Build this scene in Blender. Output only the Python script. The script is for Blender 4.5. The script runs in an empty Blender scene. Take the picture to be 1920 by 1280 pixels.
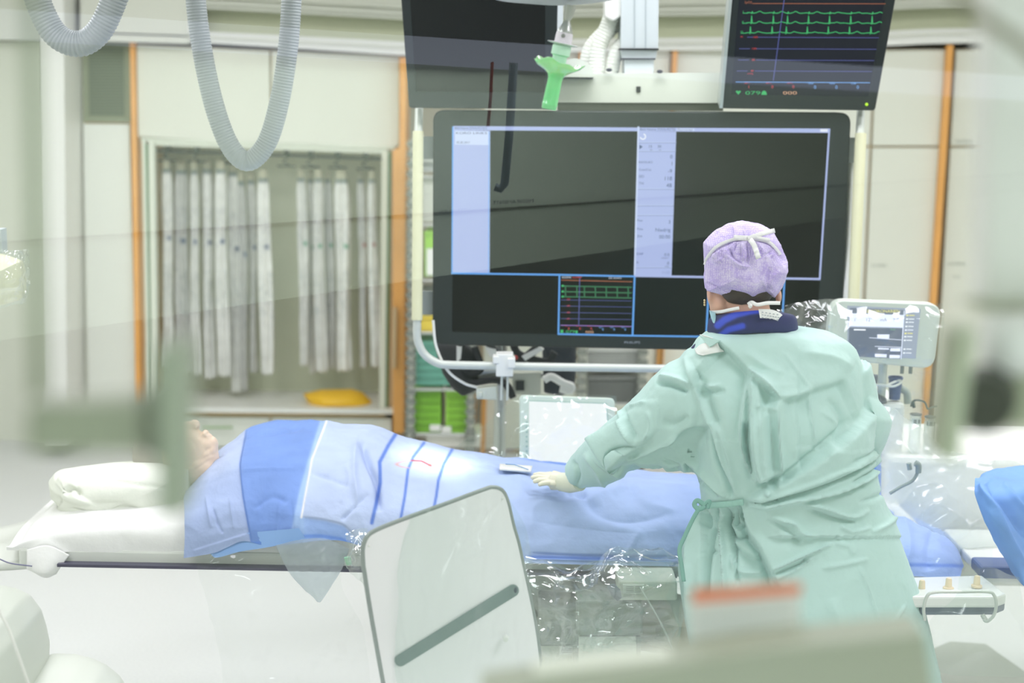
import bpy, math, random
import numpy as np
from mathutils import Vector, Matrix, noise
random.seed(7); np.random.seed(7)
PI = math.pi
# ---------------------------------------------------------------- camera
F_PX = 2950.0
CAMZ = 2.05
PITCH = math.radians(9.5)
ROLL = 0.018
_F = np.array([0, math.cos(PITCH), -math.sin(PITCH)])
_R0 = np.array([1.0, 0, 0]); _U0 = np.array([0, math.sin(PITCH), math.cos(PITCH)])
_R = _R0 * math.cos(ROLL) + _U0 * math.sin(ROLL)
_U = _U0 * math.cos(ROLL) - _R0 * math.sin(ROLL)
_C = np.array([0, 0, CAMZ])
scene = bpy.context.scene
cd = bpy.data.cameras.new('camera'); cam = bpy.data.objects.new('camera', cd)
scene.collection.objects.link(cam)
cam.matrix_world = Matrix(((_R[0], _U[0], -_F[0], 0), (_R[1], _U[1], -_F[1], 0), (_R[2], _U[2], -_F[2], CAMZ), (0, 0, 0, 1)))
cd.sensor_width = 36; cd.lens = F_PX / 1920 * 36; cd.clip_start = 0.02
cd.dof.use_dof = True; cd.dof.focus_distance = 4.05; cd.dof.aperture_fstop = 2.2
scene.camera = cam
# ---------------------------------------------------------------- world, light, exposure
w = bpy.data.worlds.new('world'); scene.world = w; w.use_nodes = True
w.node_tree.nodes['Background'].inputs[0].default_value = (0.96, 1.0, 0.97, 1)
w.node_tree.nodes['Background'].inputs[1].default_value = 0.6
scene.view_settings.view_transform = 'Standard'; scene.view_settings.look = 'None'
scene.view_settings.exposure = -0.04; scene.view_settings.gamma = 1.0
scene.view_settings.use_curve_mapping = False
cy = scene.cycles
cy.max_bounces = 9; cy.diffuse_bounces = 4; cy.glossy_bounces = 4; cy.transparent_max_bounces = 14
cy.transmission_bounces = 4; cy.caustics_reflective = False; cy.caustics_refractive = False
cy.use_denoising = True; cy.sample_clamp_indirect = 6

def area(name, loc, sx, sy, power, color, rot=(0, 0, 0)):
    l = bpy.data.lights.new(name, 'AREA'); l.shape = 'RECTANGLE'; l.size = sx; l.size_y = sy
    l.energy = power; l.color = color
    o = bpy.data.objects.new(name, l); o.location = loc; o.rotation_euler = rot
    scene.collection.objects.link(o); return o
LC = (1.01, 0.955, 1.10)
for lx, ly, pw in ((-1.7, 2.6, 26), (1.7, 2.6, 26), (-1.9, 4.8, 21), (0.3, 4.6, 19), (1.9, 4.8, 20), (-2.0, 6.5, 17), (0.2, 6.5, 10), (2.1, 6.5, 18)):
    area('ceiling_lamp_light', (lx, ly, 3.02), 1.2, 0.6, pw, LC)
area('control_room_light', (0.6, -2.6, 2.9), 2.4, 1.0, 150, (0.92, 1.0, 1.02))

# ---------------------------------------------------------------- projection
def ray(px, py): return _F + _R * ((px - 960) / F_PX) + _U * ((640 - py) / F_PX)
def P(px, py, Y):
    r = ray(px, py); return _C + r * (Y / r[1])
def PZ(px, py, z):
    r = ray(px, py); return _C + r * ((z - CAMZ) / r[2])
def proj(X):
    d = np.asarray(X) - _C; f = d @ _F
    return np.stack([960 + F_PX * (d @ _R) / f, 640 - F_PX * (d @ _U) / f], -1)
def mpp(Y): return Y / F_PX            # metres per pixel at depth Y (about)
class Pl:
    def __init__(s, pt, n):
        s.p = np.array(pt, float); n = np.array(n, float); n /= np.linalg.norm(n)
        if n @ (_C - s.p) < 0: n = -n
        s.n = n
    def hit(s, px, py, off=0.0):
        r = ray(px, py); p = s.p + s.n * off
        return _C + r * (((p - _C) @ s.n) / (r @ s.n))
def PY(Y): return Pl((0, Y, 0), (0, -1, 0))

# ---------------------------------------------------------------- materials
def lin(c):
    return tuple(((v / 255) / 12.92 if v / 255 <= 0.04045 else ((v / 255 + 0.055) / 1.055) ** 2.4) for v in c)
_M = {}
def mat(name, rgb, rough=0.5, metal=0.0, emit=0.0, noise_amt=0.0, nscale=8.0, bump=0.0, bscale=60.0, bdist=0.002, spec=None, attr=None, coat=0.0, sheen=0.0):
    if name in _M: return _M[name]
    m = bpy.data.materials.new(name); m.use_nodes = True; _M[name] = m
    nt = m.node_tree; b = nt.nodes['Principled BSDF']
    c = lin(rgb)
    b.inputs['Base Color'].default_value = (*c, 1); b.inputs['Roughness'].default_value = rough
    b.inputs['Metallic'].default_value = metal
    if spec is not None: b.inputs['Specular IOR Level'].default_value = spec
    if coat: b.inputs['Coat Weight'].default_value = coat
    if sheen: b.inputs['Sheen Weight'].default_value = sheen
    if emit:
        b.inputs['Emission Color'].default_value = (*c, 1); b.inputs['Emission Strength'].default_value = emit
        b.inputs['Base Color'].default_value = (0.01, 0.01, 0.01, 1)
    tc = nt.nodes.new('ShaderNodeTexCoord')
    src = None
    if attr:
        a = nt.nodes.new('ShaderNodeAttribute'); a.attribute_name = attr; src = a.outputs['Color']
    if noise_amt:
        n = nt.nodes.new('ShaderNodeTexNoise'); n.inputs['Scale'].default_value = nscale; n.inputs['Detail'].default_value = 5
        nt.links.new(tc.outputs['Object'], n.inputs['Vector'])
        mr = nt.nodes.new('ShaderNodeMapRange'); mr.inputs['From Min'].default_value = 0.3; mr.inputs['From Max'].default_value = 0.7
        mr.inputs['To Min'].default_value = 1 - noise_amt; mr.inputs['To Max'].default_value = 1.0
        nt.links.new(n.outputs['Fac'], mr.inputs['Value'])
        mx = nt.nodes.new('ShaderNodeMix'); mx.data_type = 'RGBA'; mx.blend_type = 'MULTIPLY'; mx.inputs['Factor'].default_value = 1
        if src: nt.links.new(src, mx.inputs['A'])
        else: mx.inputs['A'].default_value = (*c, 1)
        nt.links.new(mr.outputs['Result'], mx.inputs['B']); src = mx.outputs['Result']
    if src: nt.links.new(src, b.inputs['Base Color'])
    if bump:
        n = nt.nodes.new('ShaderNodeTexNoise'); n.inputs['Scale'].default_value = bscale; n.inputs['Detail'].default_value = 4
        nt.links.new(tc.outputs['Object'], n.inputs['Vector'])
        bp = nt.nodes.new('ShaderNodeBump'); bp.inputs['Strength'].default_value = bump; bp.inputs['Distance'].default_value = bdist
        nt.links.new(n.outputs['Fac'], bp.inputs['Height']); nt.links.new(bp.outputs['Normal'], b.inputs['Normal'])
    return m
def plastic(name, tint=(0.93, 0.97, 0.95), fac=0.10, edge=0.45, body=(0.85, 0.9, 0.88), bodyf=0.25, rough=0.08, bscale=30, bst=0.5):
    """thin clear film: transparent mixed with gloss and a little milky body; stronger at grazing angles"""
    if name in _M: return _M[name]
    m = bpy.data.materials.new(name); m.use_nodes = True; _M[name] = m; nt = m.node_tree; nt.nodes.clear()
    N = nt.nodes.new; L = nt.links.new
    out = N('ShaderNodeOutputMaterial'); tr = N('ShaderNodeBsdfTransparent'); tr.inputs[0].default_value = (*tint, 1)
    gl = N('ShaderNodeBsdfGlossy'); gl.inputs['Roughness'].default_value = rough; gl.inputs['Color'].default_value = (1, 1, 1, 1)
    df = N('ShaderNodeBsdfDiffuse'); df.inputs['Color'].default_value = (*body, 1)
    tl = N('ShaderNodeBsdfTranslucent'); tl.inputs['Color'].default_value = (*body, 1)
    md = N('ShaderNodeMixShader'); md.inputs[0].default_value = 0.5; L(df.outputs[0], md.inputs[1]); L(tl.outputs[0], md.inputs[2])
    mg = N('ShaderNodeMixShader'); mg.inputs[0].default_value = bodyf; L(gl.outputs[0], mg.inputs[1]); L(md.outputs[0], mg.inputs[2])
    lw = N('ShaderNodeLayerWeight'); lw.inputs['Blend'].default_value = 0.35
    mr = N('ShaderNodeMapRange'); mr.inputs['To Min'].default_value = fac; mr.inputs['To Max'].default_value = edge + fac
    L(lw.outputs['Facing'], mr.inputs['Value'])
    mx = N('ShaderNodeMixShader'); L(mr.outputs['Result'], mx.inputs[0]); L(tr.outputs[0], mx.inputs[1]); L(mg.outputs[0], mx.inputs[2])
    tc = N('ShaderNodeTexCoord'); ns = N('ShaderNodeTexNoise'); ns.inputs['Scale'].default_value = bscale; ns.inputs['Detail'].default_value = 3
    ns.noise_type = 'RIDGED_MULTIFRACTAL'
    L(tc.outputs['Object'], ns.inputs['Vector'])
    bp = N('ShaderNodeBump'); bp.inputs['Strength'].default_value = bst; bp.inputs['Distance'].default_value = 0.004
    L(ns.outputs['Fac'], bp.inputs['Height']); L(bp.outputs['Normal'], gl.inputs['Normal'])
    L(mx.outputs[0], out.inputs[0]); return m

# ---------------------------------------------------------------- mesh builder
def tag(o, label=None, cat=None, group=None, kind=None):
    if label: o['label'] = label
    if cat: o['category'] = cat
    if group: o['group'] = group
    if kind: o['kind'] = kind
    return o
def thing(name, label, cat, loc, group=None):
    o = bpy.data.objects.new(name, None); scene.collection.objects.link(o)
    o.location = Vector([float(v) for v in loc]); o.empty_display_size = 0.05
    o['_w'] = [float(v) for v in loc]
    return tag(o, label, cat, group)
def wloc(o):
    return np.array(o['_w']) if '_w' in o else np.zeros(3)
class MB:
    def __init__(s): s.v = []; s.f = []; s.mi = []; s.n = 0; s.col = None
    def add(s, V, Fs, m=0):
        V = np.asarray(V, float).reshape(-1, 3)
        s.v.append(V); s.f += [tuple(i + s.n for i in f) for f in Fs]; s.mi += [m] * len(Fs); s.n += len(V); return s
    def grid(s, A, m=0, cu=False, cv=False):
        A = np.asarray(A, float); n, k = A.shape[:2]; Fs = []
        for i in range(n if cu else n - 1):
            i2 = (i + 1) % n
            for j in range(k if cv else k - 1):
                j2 = (j + 1) % k; Fs.append((i * k + j, i2 * k + j, i2 * k + j2, i * k + j2))
        return s.add(A.reshape(-1, 3), Fs, m)
    def box(s, c, d, m=0, M=None):
        c = np.array(c, float); d = np.array(d, float) / 2
        V = np.array([[x, y, z] for x in (-1, 1) for y in (-1, 1) for z in (-1, 1)], float) * d
        if M is not None: V = V @ np.array(M).T
        return s.add(V + c, [(0, 1, 3, 2), (4, 6, 7, 5), (0, 4, 5, 1), (2, 3, 7, 6), (0, 2, 6, 4), (1, 5, 7, 3)], m)
    def slab(s, pts, th, m=0, n=None):
        """polygon of 3D points extruded by th away from the camera (or along n)"""
        p = np.array(pts, float); k = len(p)
        if n is None:
            nn = np.zeros(3)
            for i in range(k): nn += np.cross(p[i] - p[0], p[(i + 1) % k] - p[0])
            nn /= np.linalg.norm(nn)
            if nn @ (p.mean(0) - _C) < 0: nn = -nn
            n = nn
        q = p + np.array(n) * th
        Fs = [tuple(range(k)), tuple(range(2 * k - 1, k - 1, -1))] + [(i, i + k, (i + 1) % k + k, (i + 1) % k) for i in range(k)]
        return s.add(np.vstack([p, q]), Fs, m)
    def spx(s, pts, Y, th, m=0):
        """polygon given in picture coordinates standing at depth Y, th deep"""
        return s.slab([P(a, b, Y) for a, b in pts], th, m, n=(0, 1, 0))
    def rpx(s, x0, y0, x1, y1, Y, th, m=0): return s.spx([(x0, y0), (x1, y0), (x1, y1), (x0, y1)], Y, th, m)
    def tube(s, pts, r, m=0, seg=12, cap=True, closed=False, squash=None):
        p = np.array(pts, float); n = len(p); r = np.broadcast_to(np.array(r, float), (n,))
        T = np.gradient(p, axis=0) if not closed else (np.roll(p, -1, 0) - np.roll(p, 1, 0))
        T /= np.linalg.norm(T, axis=1)[:, None] + 1e-12
        up = np.array([0, 0, 1.0]);
        if abs(T[0] @ up) > 0.9: up = np.array([0, 1.0, 0])
        A = []; u = np.cross(T[0], up); u /= np.linalg.norm(u)
        for i in range(n):
            u = u - T[i] * (u @ T[i]); u /= np.linalg.norm(u); v = np.cross(T[i], u)
            a = np.linspace(0, 2 * PI, seg, endpoint=False)
            su, sv = (1, 1) if squash is None else squash
            A.append(p[i] + r[i] * (su * np.cos(a)[:, None] * u + sv * np.sin(a)[:, None] * v))
        A = np.array(A); s.grid(A, m, cu=closed, cv=True)
        if cap and not closed:
            s.add(A[0], [tuple(range(seg - 1, -1, -1))], m); s.add(A[-1], [tuple(range(seg))], m)
        return s
    def ell(s, c, r, m=0, nu=16, nv=24, M=None):
        c = np.array(c, float); r = np.array(r, float)
        th = np.linspace(0, PI, nu + 1); ph = np.linspace(0, 2 * PI, nv, endpoint=False)
        V = [[0, 0, 1]] + [[math.sin(t) * math.cos(f), math.sin(t) * math.sin(f), math.cos(t)] for t in th[1:-1] for f in ph] + [[0, 0, -1]]
        V = np.array(V) * r
        if M is not None: V = V @ np.array(M).T
        Fs = [(0, 1 + j, 1 + (j + 1) % nv) for j in range(nv)]
        for i in range(nu - 2):
            for j in range(nv):
                a = 1 + i * nv; j2 = (j + 1) % nv; Fs.append((a + j, a + nv + j, a + nv + j2, a + j2))
        e = len(V) - 1; a = 1 + (nu - 2) * nv; Fs += [(e, a + (j + 1) % nv, a + j) for j in range(nv)]
        return s.add(V + c, Fs, m)
    def lathe(s, prof, base, axis, m=0, seg=24):
        """prof: list of (radius, distance along axis)"""
        a = np.array(axis, float); a /= np.linalg.norm(a); b = np.array(base, float)
        u = np.cross(a, [0, 0.3, 1.0] if abs(a[2]) < 0.9 else [0, 1.0, 0]); u /= np.linalg.norm(u); v = np.cross(a, u)
        t = np.linspace(0, 2 * PI, seg, endpoint=False)
        A = np.array([b + a * d + r * (np.cos(t)[:, None] * u + np.sin(t)[:, None] * v) for r, d in prof])
        s.grid(A, m, cv=True)
        if prof[0][0] > 1e-4: s.add(A[0], [tuple(range(seg))], m)
        if prof[-1][0] > 1e-4: s.add(A[-1], [tuple(range(seg - 1, -1, -1))], m)
        return s
    def sil(s, out, c, Y, df, db, m=0, rows=14, n=56, pw=1.0):
        """inflated body whose outline (picture coordinates) stands at depth Y"""
        o = resample(np.array(out + [out[0]], float), n + 1)[:-1]
        O = np.array([P(a, b, Y) for a, b in o]); C = P(c[0], c[1], Y)
        ph = np.linspace(-PI / 2, PI / 2, rows + 1)
        A = np.array([C + (O - C) * (math.cos(f) ** pw) + np.array([0, math.sin(f) * (df if f < 0 else db), 0]) for f in ph])
        return s.grid(A, m, cv=True)
    def verts(s): return np.vstack(s.v)
    def build(s, name, mats, parent=None, smooth=True, ang=38, bevel=0, kind=None, label=None, color=None, sub=0):
        V = s.verts()
        if not isinstance(mats, (list, tuple)): mats = [mats]
        if parent is not None: off = wloc(parent)
        else:
            off = V.mean(0); off[2] = V[:, 2].min()
        me = bpy.data.meshes.new(name); me.from_pydata((V - off).tolist(), [], s.f)
        for m_ in mats: me.materials.append(m_)
        me.polygons.foreach_set('material_index', s.mi)
        if color is not None:
            ca = me.color_attributes.new('tint', 'FLOAT_COLOR', 'POINT')
            c4 = np.ones((len(V), 4), np.float32); c4[:, :3] = color; ca.data.foreach_set('color', c4.ravel())
        fix_normals(me)
        if smooth:
            me.polygons.foreach_set('use_smooth', [True] * len(me.polygons))
            if ang: me.set_sharp_from_angle(angle=math.radians(ang))
        me.update()
        o = bpy.data.objects.new(name, me); scene.collection.objects.link(o)
        if parent is not None:
            o.parent = parent; o['_w'] = [float(x) for x in off]
        else:
            o.location = Vector([float(x) for x in off]); o['_w'] = [float(x) for x in off]
        if bevel:
            b = o.modifiers.new('bevel', 'BEVEL'); b.width = bevel; b.segments = 2; b.limit_method = 'ANGLE'; b.angle_limit = math.radians(40)
        if sub:
            b = o.modifiers.new('sub', 'SUBSURF'); b.levels = sub; b.render_levels = sub
        if kind: o['kind'] = kind
        if label: o['label'] = label
        return o
def fix_normals(me):
    import bmesh
    bm = bmesh.new(); bm.from_mesh(me); bmesh.ops.recalc_face_normals(bm, faces=bm.faces); bm.to_mesh(me); bm.free()
def resample(p, n, k=None):
    p = np.asarray(p, float); d = np.r_[0, np.cumsum(np.linalg.norm(np.diff(p, axis=0), axis=1))]
    t = np.linspace(0, d[-1], n); return np.stack([np.interp(t, d, p[:, i]) for i in range(p.shape[1])], 1)
def spline(p, n):
    """Catmull-Rom through the points, n samples"""
    p = np.asarray(p, float); q = np.vstack([2 * p[0] - p[1], p, 2 * p[-1] - p[-2]]); k = len(p) - 1; out = []
    for t in np.linspace(0, k, n):
        i = min(int(t), k - 1); u = t - i; a, b, c, d = q[i:i + 4]
        out.append(0.5 * ((2 * b) + (-a + c) * u + (2 * a - 5 * b + 4 * c - d) * u * u + (-a + 3 * b - 3 * c + d) * u ** 3))
    return np.array(out)
def surf(net, nu, nv):
    net = np.asarray(net, float)
    A = np.stack([spline(net[i], nv) for i in range(net.shape[0])])
    return np.stack([spline(A[:, j], nu) for j in range(nv)], 1)
def remesh(mb, voxel, smooth=4, fac=0.5):
    """union of the pieces in mb as one continuous skin; returns verts, faces, normals"""
    me = bpy.data.meshes.new('tmp'); me.from_pydata(mb.verts().tolist(), [], mb.f); fix_normals(me)
    o = bpy.data.objects.new('tmp', me); scene.collection.objects.link(o)
    r = o.modifiers.new('r', 'REMESH'); r.mode = 'VOXEL'; r.voxel_size = voxel
    if smooth:
        sm = o.modifiers.new('s', 'SMOOTH'); sm.iterations = smooth; sm.factor = fac
    dg = bpy.context.evaluated_depsgraph_get(); e = o.evaluated_get(dg); m2 = e.to_mesh()
    V = np.zeros(len(m2.vertices) * 3); m2.vertices.foreach_get('co', V); V = V.reshape(-1, 3)
    N = np.zeros(len(m2.vertices) * 3); m2.vertices.foreach_get('normal', N); N = N.reshape(-1, 3)
    Fs = [tuple(p.vertices) for p in m2.polygons]
    e.to_mesh_clear(); bpy.data.objects.remove(o); bpy.data.meshes.remove(me)
    return V, Fs, N
def seg_d(q, pts):
    """unsigned distance, side (+ = left of travel in picture with y down) and running fraction to a polyline"""
    best = np.full(len(q), 1e9); side = np.zeros(len(q)); fr = np.zeros(len(q)); p = np.array(pts, float); L = len(p) - 1
    for i in range(L):
        a, b = p[i], p[i + 1]; ab = b - a; t = np.clip(((q - a) @ ab) / (ab @ ab), 0, 1)
        c = a + t[:, None] * ab; d = np.linalg.norm(q - c, axis=1); k = d < best
        cr = ab[0] * (q[:, 1] - a[1]) - ab[1] * (q[:, 0] - a[0])
        best[k] = d[k]; side[k] = np.sign(cr[k]); fr[k] = ((i + t) / L)[k]
    return best, side, fr
def folds(V, N, strokes, facing=True, gain=1.0):
    """strokes: (kind, pts, width px, amp mm[, reach px]); r ridge/valley, s step (raised on the + side)"""
    q = proj(V); D = np.zeros(len(V))
    for st in strokes:
        kind, pts, wd, amp = st[:4]
        pts = [tuple(a) for a in spline(pts, max(6, 4 * len(pts)))] if len(pts) > 2 else pts
        lo = np.min(pts, 0) - 6 * wd - 60; hi = np.max(pts, 0) + 6 * wd + 60
        k = np.all((q > lo) & (q < hi), 1)
        if not k.any(): continue
        d, sd, fr = seg_d(q[k], pts)
        taper = np.clip(np.minimum(fr, 1 - fr) * 6, 0.0, 1) ** 0.7
        if kind == 'r': f = (0.5 * np.exp(-(d / wd) ** 2) + 0.6 * np.exp(-d / (wd * .75))) * taper
        elif kind == 'c': f = np.exp(-(d / wd)) * taper
        else:
            reach = st[4] if len(st) > 4 else wd * 8
            f = (1 / (1 + np.exp(-sd * d / wd * 2.2))) * np.exp(-(np.maximum(sd * d, 0) / reach) ** 1.5) * np.clip(np.minimum(fr, 1 - fr) * 10, 0, 1)
        D[k] += f * amp * 1e-3
    if facing: D *= np.clip(-N[:, 1] * 2.5 + 0.6, 0, 1)
    return V + N * (D * gain)[:, None]
def ridged(V, N, amp, scale, seed=0.0, stretch=(1, 1, 1), H=0.9, octv=3):
    st = np.array(stretch); o = Vector((seed, seed * 1.7, -seed))
    d = np.array([noise.ridged_multi_fractal(Vector(p) + o, H, 2.1, octv, 1.0, 2.0) for p in (V * st * scale)])
    return V + N * ((d - d.mean()) * amp)[:, None]
def soft(V, N, amp, scale, seed=0.0, stretch=(1, 1, 1)):
    st = np.array(stretch); o = Vector((seed, -seed, seed * 0.5))
    d = np.array([noise.noise(Vector(p) + o) for p in (V * st * scale)])
    return V + N * (d * amp)[:, None]
def gridnormals(A):
    du = np.gradient(A, axis=0); dv = np.gradient(A, axis=1); n = np.cross(du, dv)
    n /= np.linalg.norm(n, axis=2)[..., None] + 1e-12
    if (n[..., 1].mean() > 0): n = -n
    return n
# drawing on flat faces, in picture coordinates on a plane
def dl(mb, pl, pts, wd, m, off=0.002):
    for (a, b) in zip(pts[:-1], pts[1:]):
        a = np.array(a, float); b = np.array(b, float); t = b - a; L = np.linalg.norm(t) + 1e-9; t /= L
        nn = np.array([-t[1], t[0]]) * wd / 2; e = t * wd * 0.3
        mb.add([pl.hit(*(a - e + nn), off), pl.hit(*(b + e + nn), off), pl.hit(*(b + e - nn), off), pl.hit(*(a - e - nn), off)], [(0, 1, 2, 3)], m)
def dp(mb, pl, pts, m, off=0.0015):
    mb.add([pl.hit(a, b, off) for a, b in pts], [tuple(range(len(pts)))], m)
_TC = {}
def text_geo(s_):
    if s_ in _TC: return _TC[s_]
    cu = bpy.data.curves.new('t', 'FONT'); cu.body = s_; cu.size = 1.0; cu.resolution_u = 3
    o = bpy.data.objects.new('t', cu); scene.collection.objects.link(o)
    dg = bpy.context.evaluated_depsgraph_get(); m = o.evaluated_get(dg).to_mesh()
    V = np.array([v.co[:] for v in m.vertices]).reshape(-1, 3); Fs = [tuple(p.vertices) for p in m.polygons]
    o.evaluated_get(dg).to_mesh_clear(); bpy.data.objects.remove(o); bpy.data.curves.remove(cu)
    _TC[s_] = (V, Fs); return V, Fs
def dt(mb, pl, s_, px, py, size, m, off=0.003, width=None, align='l', slant=0.0, mirror=False):
    """text whose baseline starts (or ends, align r) at px,py; size = font size in px; width fits the string to that many px"""
    V, Fs = text_geo(s_)
    if len(V) == 0: return
    x = V[:, 0] - V[:, 0].min(); k = size
    kx = k if width is None else width / (x.max() + 1e-9)
    x = x * kx
    if align == 'r': x = x - x.max()
    if align == 'c': x = x - x.max() / 2
    if mirror: x = -x
    X = [pl.hit(px + a + slant * b * k, py - b * k, off) for a, b in zip(x, V[:, 1])]
    mb.add(X, Fs, m)
def dup(root, delta, label=None):
    r = root.copy(); scene.collection.objects.link(r); r.location = Vector(root.location) + Vector([float(a) for a in delta])
    r['_w'] = [float(a) for a in (np.array(root['_w']) + np.array(delta))]
    if label: r['label'] = label
    for ch in list(root.children):
        c = ch.copy(); scene.collection.objects.link(c); c.parent = r
        for g in ch.children:
            d = g.copy(); scene.collection.objects.link(d); d.parent = c
    return r
# ================================================================ setting
Mwall = mat('wall_paint', (226, 229, 216), 0.6, noise_amt=0.03, nscale=1.5)
Mwallg = mat('wall_panel_green', (234, 238, 224), 0.55, noise_amt=0.03, nscale=2)
Mdoor = mat('cabinet_laminate', (228, 231, 217), 0.42, noise_amt=0.02, nscale=2)
Mlow = mat('drawer_laminate', (232, 236, 226), 0.4)
Morange = mat('orange_beech_edge', (242, 176, 92), 0.45, noise_amt=0.12, nscale=5)
Mtan = mat('tan_edge_band', (232, 205, 158), 0.5)
Molive = mat('recess_olive', (220, 226, 194), 0.6)
Mwhite = mat('white_enamel', (236, 238, 232), 0.35)
Mcream = mat('cream_sleeve', (222, 222, 186), 0.45)
Mfloor = mat('floor_vinyl', (231, 234, 232), 0.38, noise_amt=0.06, nscale=90)
Mceil = mat('ceiling_tile', (235, 238, 228), 0.8)
Mgrey = mat('grey_metal', (150, 155, 148), 0.4, 0.3)
Mdark = mat('dark_plastic', (38, 42, 42), 0.4)
Mblack = mat('black_fabric', (26, 29, 36), 0.7)
Msteel = mat('satin_steel', (190, 194, 190), 0.3, 0.8)

def wallbox(name, x0, x1, y0, y1, z0, z1, m=Mwall):
    return MB().box(((x0 + x1) / 2, (y0 + y1) / 2, (z0 + z1) / 2), (x1 - x0, y1 - y0, z1 - z0)).build(name, m, kind='structure', smooth=False)
wallbox('floor', -3.6, 3.8, -7.5, 9.3, -0.1, 0.0, Mfloor)
wallbox('ceiling', -3.6, 3.8, -7.5, 9.3, 3.1, 3.2, Mceil)
wallbox('wall_back', -3.4, 3.6, 9.05, 9.2, 0, 3.1)
wallbox('wall_left', -3.6, -3.4, 0.5, 9.2, 0, 3.1)
wallbox('wall_right', 3.6, 3.8, 0.5, 9.2, 0, 3.1)
wallbox('wall_control_left', -3.6, -3.4, -7.5, 0.5, 0, 3.1)
wallbox('wall_control_right', 3.6, 3.8, -7.5, 0.5, 0, 3.1)
wallbox('wall_control_rear', -3.6, 3.8, -7.7, -7.5, 0, 3.1)
# front wall round the observation window
f = MB()
f.box((-2.3, 0.55, 1.55), (2.4, 0.1, 3.1)); f.box((2.4, 0.55, 1.55), (2.6, 0.1, 3.1))
f.box((0, 0.55, 0.6), (2.2, 0.1, 1.2)); f.box((0, 0.55, 2.85), (2.2, 0.1, 0.5))
f.build('wall_front', Mwall, kind='structure', smooth=False)
wf = MB()
for c, d in (((-1.08, .55, 1.9), (.05, .14, 1.4)), ((1.08, .55, 1.9), (.05, .14, 1.4)), ((0, .55, 1.22), (2.2, .14, .05)), ((0, .55, 2.58), (2.2, .14, .05))):
    wf.box(c, d)
win = wf.build('window_1', Mwhite, kind='structure', smooth=False)
gm = bpy.data.materials.new('window_glass'); gm.use_nodes = True; nt = gm.node_tree; nt.nodes.clear()
o_ = nt.nodes.new('ShaderNodeOutputMaterial'); t_ = nt.nodes.new('ShaderNodeBsdfTransparent'); g_ = nt.nodes.new('ShaderNodeBsdfGlossy'); m_ = nt.nodes.new('ShaderNodeMixShader')
t_.inputs[0].default_value = (0.99, 1.0, 0.985, 1); g_.inputs['Roughness'].default_value = 0.0; g_.inputs['Color'].default_value = (0.95, 1, 0.98, 1)
m_.inputs[0].default_value = 0.078
nt.links.new(t_.outputs[0], m_.inputs[1]); nt.links.new(g_.outputs[0], m_.inputs[2]); nt.links.new(m_.outputs[0], o_.inputs[0])
pane = MB().add([(-1.06, .55, 1.24), (1.06, .55, 1.24), (1.06, .55, 2.56), (-1.06, .55, 2.56)], [(0, 1, 2, 3)])
pane.build('pane', gm, parent=win, smooth=False)

# ceiling lamps (they stand over the lights set at the top of the script)
Mdiff = mat('lamp_diffuser', (250, 255, 244), 0.5, emit=3.0)
cl = None
for i, (lx, ly, tx) in enumerate(((-1.7, 2.6, 'nearest the window on the left'), (1.7, 2.6, 'nearest the window on the right'), (-1.9, 4.8, 'over the patient head end'), (0.3, 4.6, 'over the surgeon'), (1.9, 4.8, 'over the control box'), (-2.0, 6.5, 'by the pouch cabinet'), (0.2, 6.5, 'behind the big monitor'), (2.1, 6.5, 'by the right hand cupboards'))):
    t = thing('ceiling_light', 'flat rectangular ceiling light panel ' + tx, 'ceiling light', (lx, ly, 3.04), 'ceiling light panels')
    b = MB(); b.box((lx, ly, 3.08), (1.28, 0.68, 0.04)); b.build('frame', Mwhite, parent=t, smooth=False)
    b = MB(); b.box((lx, ly, 3.05), (1.2, 0.6, 0.02)); b.build('diffuser', Mdiff, parent=t, smooth=False)

# back wall: pale column, green panel, cornice with the olive recess
Y = 8.5
b = MB(); b.spx([(70, -160), (118, -160), (126, 832), (84, 832)], 8.2, 0.6); b.build('trim_column_left', Mwhite, kind='structure', smooth=False)
b = MB(); b.spx([(117, -160), (156, -160), (168, 836), (125, 834)], 8.55, 0.48); b.build('trim_panel_left', Mwallg, kind='structure', smooth=False)
b = MB(); b.spx([(-160, 78), (72, 78), (86, 838), (-160, 830)], 8.6, 0.4); b.spx([(-160, -160), (70, -160), (72, 75), (-160, 75)], 8.5, 0.5); b.build('trim_panel_far_left', Mwallg, kind='structure', smooth=False)
def band(name, pts_top, pts_bot, Y, th, m):
    b = MB()
    for i in range(len(pts_top) - 1):
        b.spx([pts_top[i], pts_top[i + 1], pts_bot[i + 1], pts_bot[i]], Y, th)
    return b.build(name, m, kind='structure', smooth=False)
xs = [150, 345, 545, 755, 1000, 1340, 1665, 1740, 2050]
top = [-170] * 9
y1 = [6, 14, 24, 36, 32, 28, 18, 14, 6]       # top of olive recess
y2 = [50, 57, 67, 78, 74, 70, 58, 54, 48]     # foot of olive recess
y3 = [74, 78, 90, 104, 98, 94, 86, 82, 76]    # foot of cornice
band('trim_cornice_upper', list(zip(xs, top)), list(zip(xs, y1)), 8.45, 0.55, Mwall)
band('trim_recess', list(zip(xs, [a - 6 for a in y1])), list(zip(xs, [a + 6 for a in y2])), 8.62, 0.3, Molive)
band('trim_cornice_lower', list(zip(xs, y2)), list(zip(xs, y3)), 8.42, 0.58, Mwhite)
for k, (dy, yy) in enumerate(((-12, y1), (-24, y1), (9, y2))):
    band('trim_cornice_line', list(zip(xs, [a + dy for a in yy])), list(zip(xs, [a + dy + 3 for a in yy])), 8.405 if k < 2 else 8.40, 0.03, Mwall)
b = MB(); b.spx([(150, -100), (352, -100), (352, 82), (150, 76)], 8.40, 0.1); b.build('trim_cornice_blank', Mwall, kind='structure', smooth=False)
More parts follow.
